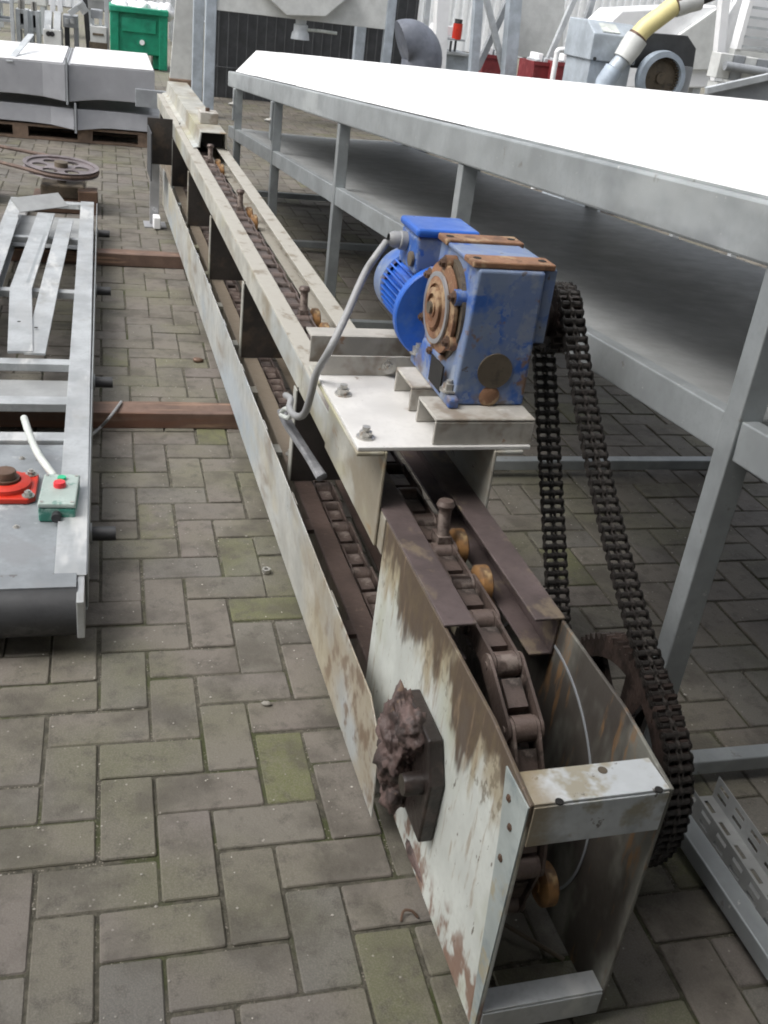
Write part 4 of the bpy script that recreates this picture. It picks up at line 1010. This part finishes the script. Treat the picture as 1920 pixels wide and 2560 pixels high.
pbox(136, 34, 168, 60, Y, .4, 'head', 'galvmid', mq); pbox(140, 60, 150, 108, Y+.05, .2, 'leg', 'darkpanel', mq, ground=True); pbox(160, 60, 170, 108, Y+.05, .2, 'leg', 'galvmid', mq, ground=True)
pbar(150, 30, 182, 6, Y-.05, .07, 'lever', 'galvlight', mq); pbar(172, 8, 186, 28, Y-.08, .09, 'lever_grip', 'zinc', mq)
for u in (140, 152): pbox(u, 40, u+8, 52, Y-.06, .05, 'gauge', 'zinc', mq)
pbar(182, -20, 192, 104, Y+.1, .06, 'post', 'rubber', mq, foot=True)
cr = thing('stacked_boxes', 'pale grey box with slots stacked on darker box left of the green container', 'boxes')
pbox(195, 58, 230, 92, ry-.2, .45, 'upper_box', 'palegrey', cr, ground=False); pbox(193, 92, 232, 112, ry-.2, .5, 'lower_box', 'castiron', cr, ground=True)
pbox(200, 72, 224, 77, ry-.215, .02, 'slot', 'castiron', cr); pbox(196, 22, 222, 40, ry, .35, 'top_tray', 'galvmid', cr); pbox(198, 40, 204, 58, ry, .1, 'tray_leg', 'galvlight', cr); pbox(214, 40, 220, 58, ry, .1, 'tray_leg', 'galvlight', cr)
gp = thing('rack_post', 'grey rack post immediately left of the green container', 'post')
pbox(226, -20, 235, 106, ry-.05, .09, 'post', 'galvlight', gp, ground=True); pbox(232, -14, 330, -4, ry+2.6, .09, 'beam', 'galvlight', gp)
bgz = thing('wrapped_goods', 'white wrapped goods stacked inside and behind the green container', 'goods')
for k in range(5): blob('wrapped_bag', Vector((at(262+k*24, 10, GY+.55).x, GY+.45+.1*(k % 2), z1-.02)), (.14, .18, .12), bgz, 'whitepaint', .3, 9, k*3.1, 3)
# leafless yard gear rows far behind
for k in range(7):
    t = thing('machine_housing', 'grey machine housing number row far behind', 'machine')
    X = -6.5+k*1.55; Y = 19.5+(k % 3)*.8; h = 1.1+.35*((k*7) % 4)
    MB().box(X, X+.9, Y, Y+.8, .45, h).build('casing', ('palegrey', 'greysheet', 'galvlight')[k % 3], t, bevel=.02)
    for a in (X+.03, X+.79):
        MB().box(a, a+.08, Y+.02, Y+.10, .002, .4495).build('leg', 'galvlight', t); MB().box(a, a+.08, Y+.70, Y+.78, .002, .4495).build('leg', 'galvlight', t)
    MB().box(X+.12, X+.6, Y-.012, Y-.002, .6, h-.15).build('door', 'zinc', t, bevel=.003)
    MB().cyl((X+.45, Y+.4, h), (X+.45, Y+.4, h+.25), .12, n=18).build('stack', 'galvmid', t, smooth=True)
    t['label'] = ('%s grey machine housing in the far row, %s' % (('squat', 'tall', 'boxy', 'narrow', 'wide', 'upright', 'plain')[k], ('leftmost', 'second from left', 'third from left', 'behind the green container', 'third from right', 'second from right', 'rightmost')[k])); t['group'] = 'machine housings far behind'

# ------------------------------------------------------------------ hopper machine
HY = 10.45
hm = thing('hopper_machine', 'grey green hopper on a tall square column frame behind the table end', 'hopper')
def column(u0, u1, v, Y, name, mat='bluegrey'):
    x0_, x1_ = at(u0, v, Y).x, at(u1, v, Y).x
    return MB().box(x0_, x1_, Y, Y+(x1_-x0_), .002, 2.9).build(name, mat, hm, bevel=.006)
ca = column(443, 466, 90, HY, 'column'); cb2 = column(833, 852, 60, HY, 'column')
xl, xrr = at(466, 60, HY).x, at(833, 60, HY).x
zb_ = at(640, 42, HY).z
MB().box(xl, xrr, HY+.02, HY+.10, zb_, 2.7).build('front_apron', 'palegrey', hm, bevel=.004)
for a in (xl-.12, xrr): MB().box(a, a+.12, HY+1.4, HY+1.52, .002, 2.9).build('column', 'bluegrey', hm, bevel=.006)
u_ = [(560, -22), (618, 33), (702, 36), (768, -20)]
pts = [at(u, v, HY-.06) for u, v in u_]
MB().prism([(p.x, p.z) for p in pts], HY-.10, HY+.55, lambda a, b, t: (a, t, b)).build('hopper_cone', 'palegrey', hm, bevel=.01)
vp = at(651, 40, HY+.1); vm = at(651, 72, HY+.1)
vv = MB().lathe([(.10, .04), (.06, 0), (.055, -.05), (.075, -.06), (.075, -.12), (.09, -.14), (.10, -.20), (0, -.20)], vp, (0, 0, 1), 24).build('valve', 'galvlight', hm, smooth=True)
MB().tube([vp+Vector((.05, -.03, -.10)), vp+Vector((.20, -.05, -.095)), vp+Vector((.38, -.05, -.10))], .016, 10).build('valve_handle', 'tape', vv, smooth=True)
mf = thing('mesh_screen', 'dark mesh screen with fine upright wires behind the hopper frame', 'screen')
MY = 12.4
x0, x1 = at(470, 60, MY).x-.1, at(850, 60, MY).x+.3
MB().box(x0, x1, MY+.02, MY+.05, .002, 2.9).build('backing', 'darkpanel', mf)
k = 0; x = x0
while x < x1:
    MB().cyl((x, MY, .002), (x, MY, 2.9), .006, n=6).build('wire', 'wire', mf); x += .115
for z in (.35, 1.0, 1.6): MB().cyl((x0, MY-.008, z), (x1, MY-.008, z), .006, n=6).build('cross_wire', 'wire', mf)
# round duct elbow
de = thing('duct_elbow', 'large dark grey duct elbow beside the right hopper column', 'duct')
c = at(868, 122, 9.4); mbt = []
for i in range(15):
    a = R(-10+i*9); mbt.append(c+Vector((.16*math.cos(a)+.05, .0, .16*math.sin(a)-.02)))
pts = [c+Vector((.21, .0, -.5))]+mbt
MB().tube(pts, .20, 24).build('elbow', 'duct', de, smooth=True)
MB().cyl((pts[0].x, pts[0].y, .002), pts[0], .20, n=24).build('lower_duct', 'duct', de, smooth=True)

# ------------------------------------------------------------------ braced tower, panel and crates
TY = 9.2
tw = thing('braced_tower', 'blue grey steel tower with crossed braces behind the table', 'steel tower')
for (u0, v0, u1, v1, w_, m_) in ((1034, -20, 1022, 160, .085, 'bluegrey'), (1112, -20, 1098, 160, .125, 'bluegrey')): pbar(u0, v0, u1, v1, TY, w_, 'column', m_, tw, foot=True)
pbar(1046, -20, 1088, 150, TY+.12, .055, 'brace', 'galvlight', tw); pbar(1105, -14, 1030, 150, TY+.22, .06, 'brace', 'galvmid', tw)
pbar(955, -10, 948, 125, TY+.9, .13, 'column', 'whitepaint', tw, foot=True); pbar(925, -10, 918, 60, TY+1.3, .06, 'column', 'galvlight', tw, foot=True)
hp = thing('hanging_panel', 'large pale grey sheet standing right of the braced tower', 'panel')
poly = [at(1130, -40, TY+.25), at(1115, 120, TY+.25), at(1158, 130, TY+.25), at(1215, 118, TY+.25), at(1222, -40, TY+.25)]
pl_ = MB().prism([(p.x, p.z) for p in poly], TY+.25, TY+.29, lambda a, b, t: (a, t, b)).build('sheet', 'palegrey', hp, bevel=.004)
MB().box(at(1135, 100, TY+.3).x, at(1150, 100, TY+.3).x, TY+.30, TY+.36, .002, 1.2).build('stand_leg', 'galvlight', hp); MB().box(at(1190, 100, TY+.3).x, at(1205, 100, TY+.3).x, TY+.30, TY+.36, .002, 1.2).build('stand_leg', 'galvlight', hp)
st = thing('pipe_struts', 'pale pipe struts leaning beside the large grey sheet', 'struts')
pbar(1248, -20, 1220, 45, TY-.2, .05, 'strut', 'galvlight', st, foot=True); pbar(1283, -10, 1246, 110, TY-.4, .05, 'strut', 'galvmid', st, foot=True)
wr = thing('white_handrail', 'white pipe handrail corner in front of the red crates', 'handrail')
a = at(1200, 106, 7.6); b = at(1276, 110, 7.6)
MB().tube(smoothpath([(a.x+.02, a.y, .002), (a.x+.02, a.y, a.z-.12), a+Vector((.02, 0, -.03)), a+Vector((.06, 0, 0)), b], 5), .022, 10).build('pipe', 'whitepaint', wr, smooth=True)
MB().cyl((b.x, b.y, .002), b, .022, n=10).build('pipe_leg', 'whitepaint', wr, smooth=True)
def crate(u0, v0, u1, v1, Y, label):
    t = thing('plastic_crate', label, 'crate', group='red crates behind the table')
    xa, xb, za, zb_ = rect(u0, v0, u1, v1, Y); th = .02; za = zb_-.32
    for q_, (X0, X1, Y0, Y1) in enumerate(((xa, xb, Y, Y+th), (xa, xb, Y+.38, Y+.40), (xa, xa+th, Y+th, Y+.38), (xb-th, xb, Y+th, Y+.38))):
        MB().box(X0, X1, Y0, Y1, za, zb_).build('wall', 'redcrate', t, bevel=.003)
    MB().box(xa+th, xb-th, Y+th, Y+.38, za, za+th).build('floor', 'redcrate', t)
    MB().box(xa-.01, xb+.01, Y-.012, Y-.001, zb_-.03, zb_+.005).build('rim', 'redcrate', t)
    for q_ in range(5):
        xq = xa+.03+(xb-xa-.06)*q_/5; MB().box(xq, xq+.05, Y+.05+.03*(q_ % 3), Y+.30, zb_-.05, zb_+.02+.05*((q_*3) % 4)/3).build('packed_part', ('galvlight', 'whitepaint', 'galvmid')[q_ % 3], t, bevel=.006)
    sd_ = MB().box(xa+.02, xb-.02, Y+.02, Y+.38, .002, za-.001).build('stand', 'galvmid', t)
crate(1152, 135, 1196, 168, 8.6, 'faded red crate left of the white handrail'); crate(1203, 138, 1268, 166, 8.4, 'faded red crate with white packing right of the white handrail'); crate(1044, 120, 1090, 160, 10.2, 'faded red crate seen through the braced tower')
wt = thing('white_bench', 'white workbench with sloped side and a red can between column and tower', 'bench')
BY = 12.5
poly = [at(930, 98, BY), at(955, 54, BY), at(1000, 62, BY), at(1000, 78, BY), at(968, 76, BY), at(945, 125, BY)]
MB().prism([(p.x, p.z) for p in poly], BY, BY+.5, lambda a, b, t: (a, t, b)).build('hood', 'whitepaint', wt, bevel=.006)
pbox(930, 112, 1020, 118, BY-.1, .6, 'bench_top', 'galvlight', wt); pbox(940, 118, 1016, 150, BY, .5, 'bench_body', 'bluegrey', wt, ground=True)
rc = at(988, 66, BY-.15); cn = MB().cyl(rc+Vector((0, 0, -.10)), rc+Vector((0, 0, .08)), .06, n=18).build('can', 'red', wt, smooth=True); MB().cyl(rc+Vector((0, 0, .0802)), rc+Vector((0, 0, .13)), .05, n=14).build('can_cap', 'rubber', cn, smooth=True)
pbox(965, 84, 1005, 88, BY-.2, .3, 'small_table', 'galvmid', wt); pbox(972, 88, 976, 112, BY-.15, .03, 'table_leg', 'darkpanel', wt); pbox(982, 88, 986, 112, BY-.15, .03, 'table_leg', 'darkpanel', wt)

# ------------------------------------------------------------------ blower with yellow hose
BL = 6.6
bw = thing('blower_unit', 'grey blower unit with dark guard and round blue wheel ring behind the table', 'blower')
x0, x1, z0, z1 = rect(1277, 76, 1378, 136, BL)
zt = at(1320, 58, BL).z
MB().prism([(BL, z0), (BL+.5, z0), (BL+.5, zt+.03), (BL+.16, zt+.03), (BL, z1)], x0, x1, lambda a, b, t: (t, a, b)).build('housing', 'bluegrey', bw, bevel=.008)
MB().box(x0+.02, x1-.02, BL+.02, BL+.48, .002, z0-.001).build('housing_stand', 'bluegrey', bw, bevel=.004)
MB().prism([(BL+.02, z1+.012), (BL+.135, zt+.012), (BL+.132, zt+.017), (BL+.017, z1+.017)], x0+.08, x1-.16, lambda a, b, t: (t, a, b)).build('label_plate', 'tape', bw)
for u, v in ((1285, 127), (1366, 133)): p = at(u, v, BL-.004); MB().cyl(p, p+Vector((0, .01, 0)), .014, n=12).build('bolt', 'rubber', bw)
gpts = [(1378, 150), (1374, 92), (1404, 72), (1503, 80), (1521, 108), (1513, 158)]
MB().prism([(at(u, v, BL-.02).x, at(u, v, BL-.02).z) for u, v in gpts], BL+.10, BL+.16, lambda a, b, t: (a, t, b)).build('guard', 'darkpanel', bw, bevel=.004)
MB().box(at(1480, 150, BL).x, at(1500, 150, BL).x, BL+.02, BL+.08, .002, at(1490, 145, BL).z).build('guard_leg', 'galvmid', bw)
rc = at(1433, 170, BL-.04)
wh = MB().lathe([(.150, .0), (.190, .01), (.196, .05), (.190, .10), (.150, .10), (.150, 0)], rc, (0, 1, 0), 40).build('wheel_ring', 'ringblue', bw, smooth=True)
MB().lathe([(0, .03), (.04, .03), (.045, .05), (.150, .06), (.150, .07), (0, .07)], rc, (0, 1, 0), 36).build('wheel_disc', 'castiron', wh, smooth=True)
for i in range(40):
    a = 2*math.pi*i/40; MB().bar(rc+Vector((.125*math.cos(a), .045, .125*math.sin(a))), rc+Vector((.149*math.cos(a), .045, .149*math.sin(a))), .010, .02, (0, 1, 0)).build('tooth', 'castiron', wh)
ps = [at(1308, 176, BL-.14), at(1326, 150, BL-.14), at(1345, 128, BL-.14), at(1362, 103, BL-.14), at(1372, 88, BL-.14)]
hsx = thing('suction_hose', 'cream yellow hose with grey couplings rising over the grey blower', 'hose')
MB().tube([Vector((ps[0].x-.02, ps[0].y, .8)), ps[0], ps[1]], .072, 20).build('lower_pipe', 'ringblue', hsx, smooth=True)
MB().tube([ps[1], ps[2]], .058, 20).build('flange_pipe', 'bluegrey', hsx, smooth=True)
MB().tube([ps[2], ps[3], at(1376, 82, BL-.14)], [.075, .085, .085], 20).build('coupling', 'palegrey', hsx, smooth=True)
ys2 = smoothpath([at(1374, 84, BL-.14), at(1392, 62, BL-.14), at(1420, 40, BL-.14), at(1452, 16, BL-.14), at(1462, 10, BL-.14)], 8)
MB().tube(ys2, .068, 24).build('hose_body', 'yellowhose', hsx, smooth=True)
for q_ in (ys2[1], ys2[-2]):
    d_ = (ys2[2]-ys2[0]).normalized() if q_ is ys2[1] else (ys2[-1]-ys2[-3]).normalized()
    MB().cyl(q_-d_*.018, q_+d_*.018, .076, n=24).build('clamp_band', 'boltdark', hsx, smooth=True)
MB().tube([at(1458, 13, BL-.14), at(1490, 2, BL-.14), at(1508, -4, BL-.14)], [.078, .08, .085], 20).build('coupling', 'palegrey', hsx, smooth=True)
MB().tube([at(1506, -4, BL-.14), at(1560, -26, BL-.14)], .06, 20).build('end_pipe', 'rubber', hsx, smooth=True)
wb_ = thing('white_tank', 'large white angular tank body behind the blower', 'tank')
WY = 8.2
poly = [at(u, v, WY) for u, v in ((1302, 62), (1345, 22), (1548, 12), (1560, 40), (1540, 190), (1302, 190))]
MB().prism([(p.x, p.z) for p in poly], WY, WY+.5, lambda a, b, t: (a, t, b)).build('tank_body', 'whitepaint', wb_, bevel=.015)
poly = [at(u, v, WY-.01) for u, v in ((1455, 80), (1543, 18), (1552, 40), (1536, 150), (1470, 150))]
MB().prism([(p.x, p.z) for p in poly], WY-.06, WY-.002, lambda a, b, t: (a, t, b)).build('side_face', 'palegrey', wb_, bevel=.006)
xa, xb = at(1310, 150, WY).x, at(1530, 150, WY).x
for x in (xa, xb-.08): MB().box(x, x+.08, WY+.05, WY+.13, .002, poly[3].z).build('leg', 'galvlight', wb_)
wp = thing('white_post', 'white square post between the tank and the ladder stair', 'post')
pbar(1566, -20, 1546, 180, 7.4, .075, 'post', 'whitepaint', wp, foot=True)
pbar(1562, 60, 1600, -10, 7.45, .05, 'brace', 'whitepaint', wp)
ld = thing('ladder_stair', 'white steel stair with thin treads at the right edge', 'stair')
a, b = at(1625, -30, 8.2), at(1588, 106, 8.2)
MB().bar(a, b, .05, .12, (0, 1, 0)).build('stringer', 'whitepaint', ld, bevel=.004)
off = Vector((.75, 0, -.0)); MB().bar(a+off, b+off, .05, .12, (0, 1, 0)).build('stringer', 'whitepaint', ld, bevel=.004)
for k in range(7):
    t = k/6.4; p = a+(b-a)*t+Vector((.026, 0, 0)); MB().box(p.x, p.x+.698, p.y-.05, p.y+.05, p.z-.012, p.z+.008).build('tread', 'galvlight', ld)
MB().box(b.x-.03, b.x+.8, 8.15, 8.25, .002, b.z).build('stair_base', 'palegrey', ld)
MB().box(a.x-.02, a.x+1.0, 8.45, 8.47, .002, 2.6).build('back_panel', 'whitepaint', ld)
rlm = thing('roller_track', 'grey roller track below the stair at the right edge', 'roller track')
a, b = at(1566, 142, 7.0), at(1680, 160, 7.0)
MB().cyl(a, b, .035, n=16).build('tube', 'galvmid', rlm, smooth=True)
for k in range(5): p = a+(b-a)*(k/4.5); MB().box(p.x-.03, p.x+.10, 7.05, 7.2, p.z-.10, p.z+.09).build('roller_block', ('palegrey', 'galvmid')[k % 2], rlm, bevel=.006)
MB().box(a.x, b.x, 7.05, 7.2, .002, a.z-.13).build('track_base', 'palegrey', rlm)
it = thing('inclined_tray', 'grey inclined sheet tray with pale edge behind the table at the right', 'tray')
TY2 = 4.2
a, b = at(1525, 196, TY2), at(1720, 152, TY2)
MB().bar(a, b, .035, .03, (0, 1, 0)).build('tray_edge', 'galvlight', it, bevel=.003)
MB().add([a+Vector((0, .02, -.02)), b+Vector((0, .02, -.02)), b+Vector((0, .02, -.4)), a+Vector((0, .02, -.4)), a+Vector((0, .026, -.02)), b+Vector((0, .026, -.02)), b+Vector((0, .026, -.4)), a+Vector((0, .026, -.4))], [(0, 1, 2, 3), (7, 6, 5, 4), (0, 4, 5, 1), (1, 5, 6, 2), (2, 6, 7, 3), (3, 7, 4, 0)]).build('tray_side', 'galvmid', it)
for p in (a+Vector((.05, .05, -.4)), b+Vector((-.05, .05, -.4))): MB().box(p.x-.02, p.x+.02, p.y-.02, p.y+.02, .002, p.z).build('leg', 'galvlight', it)
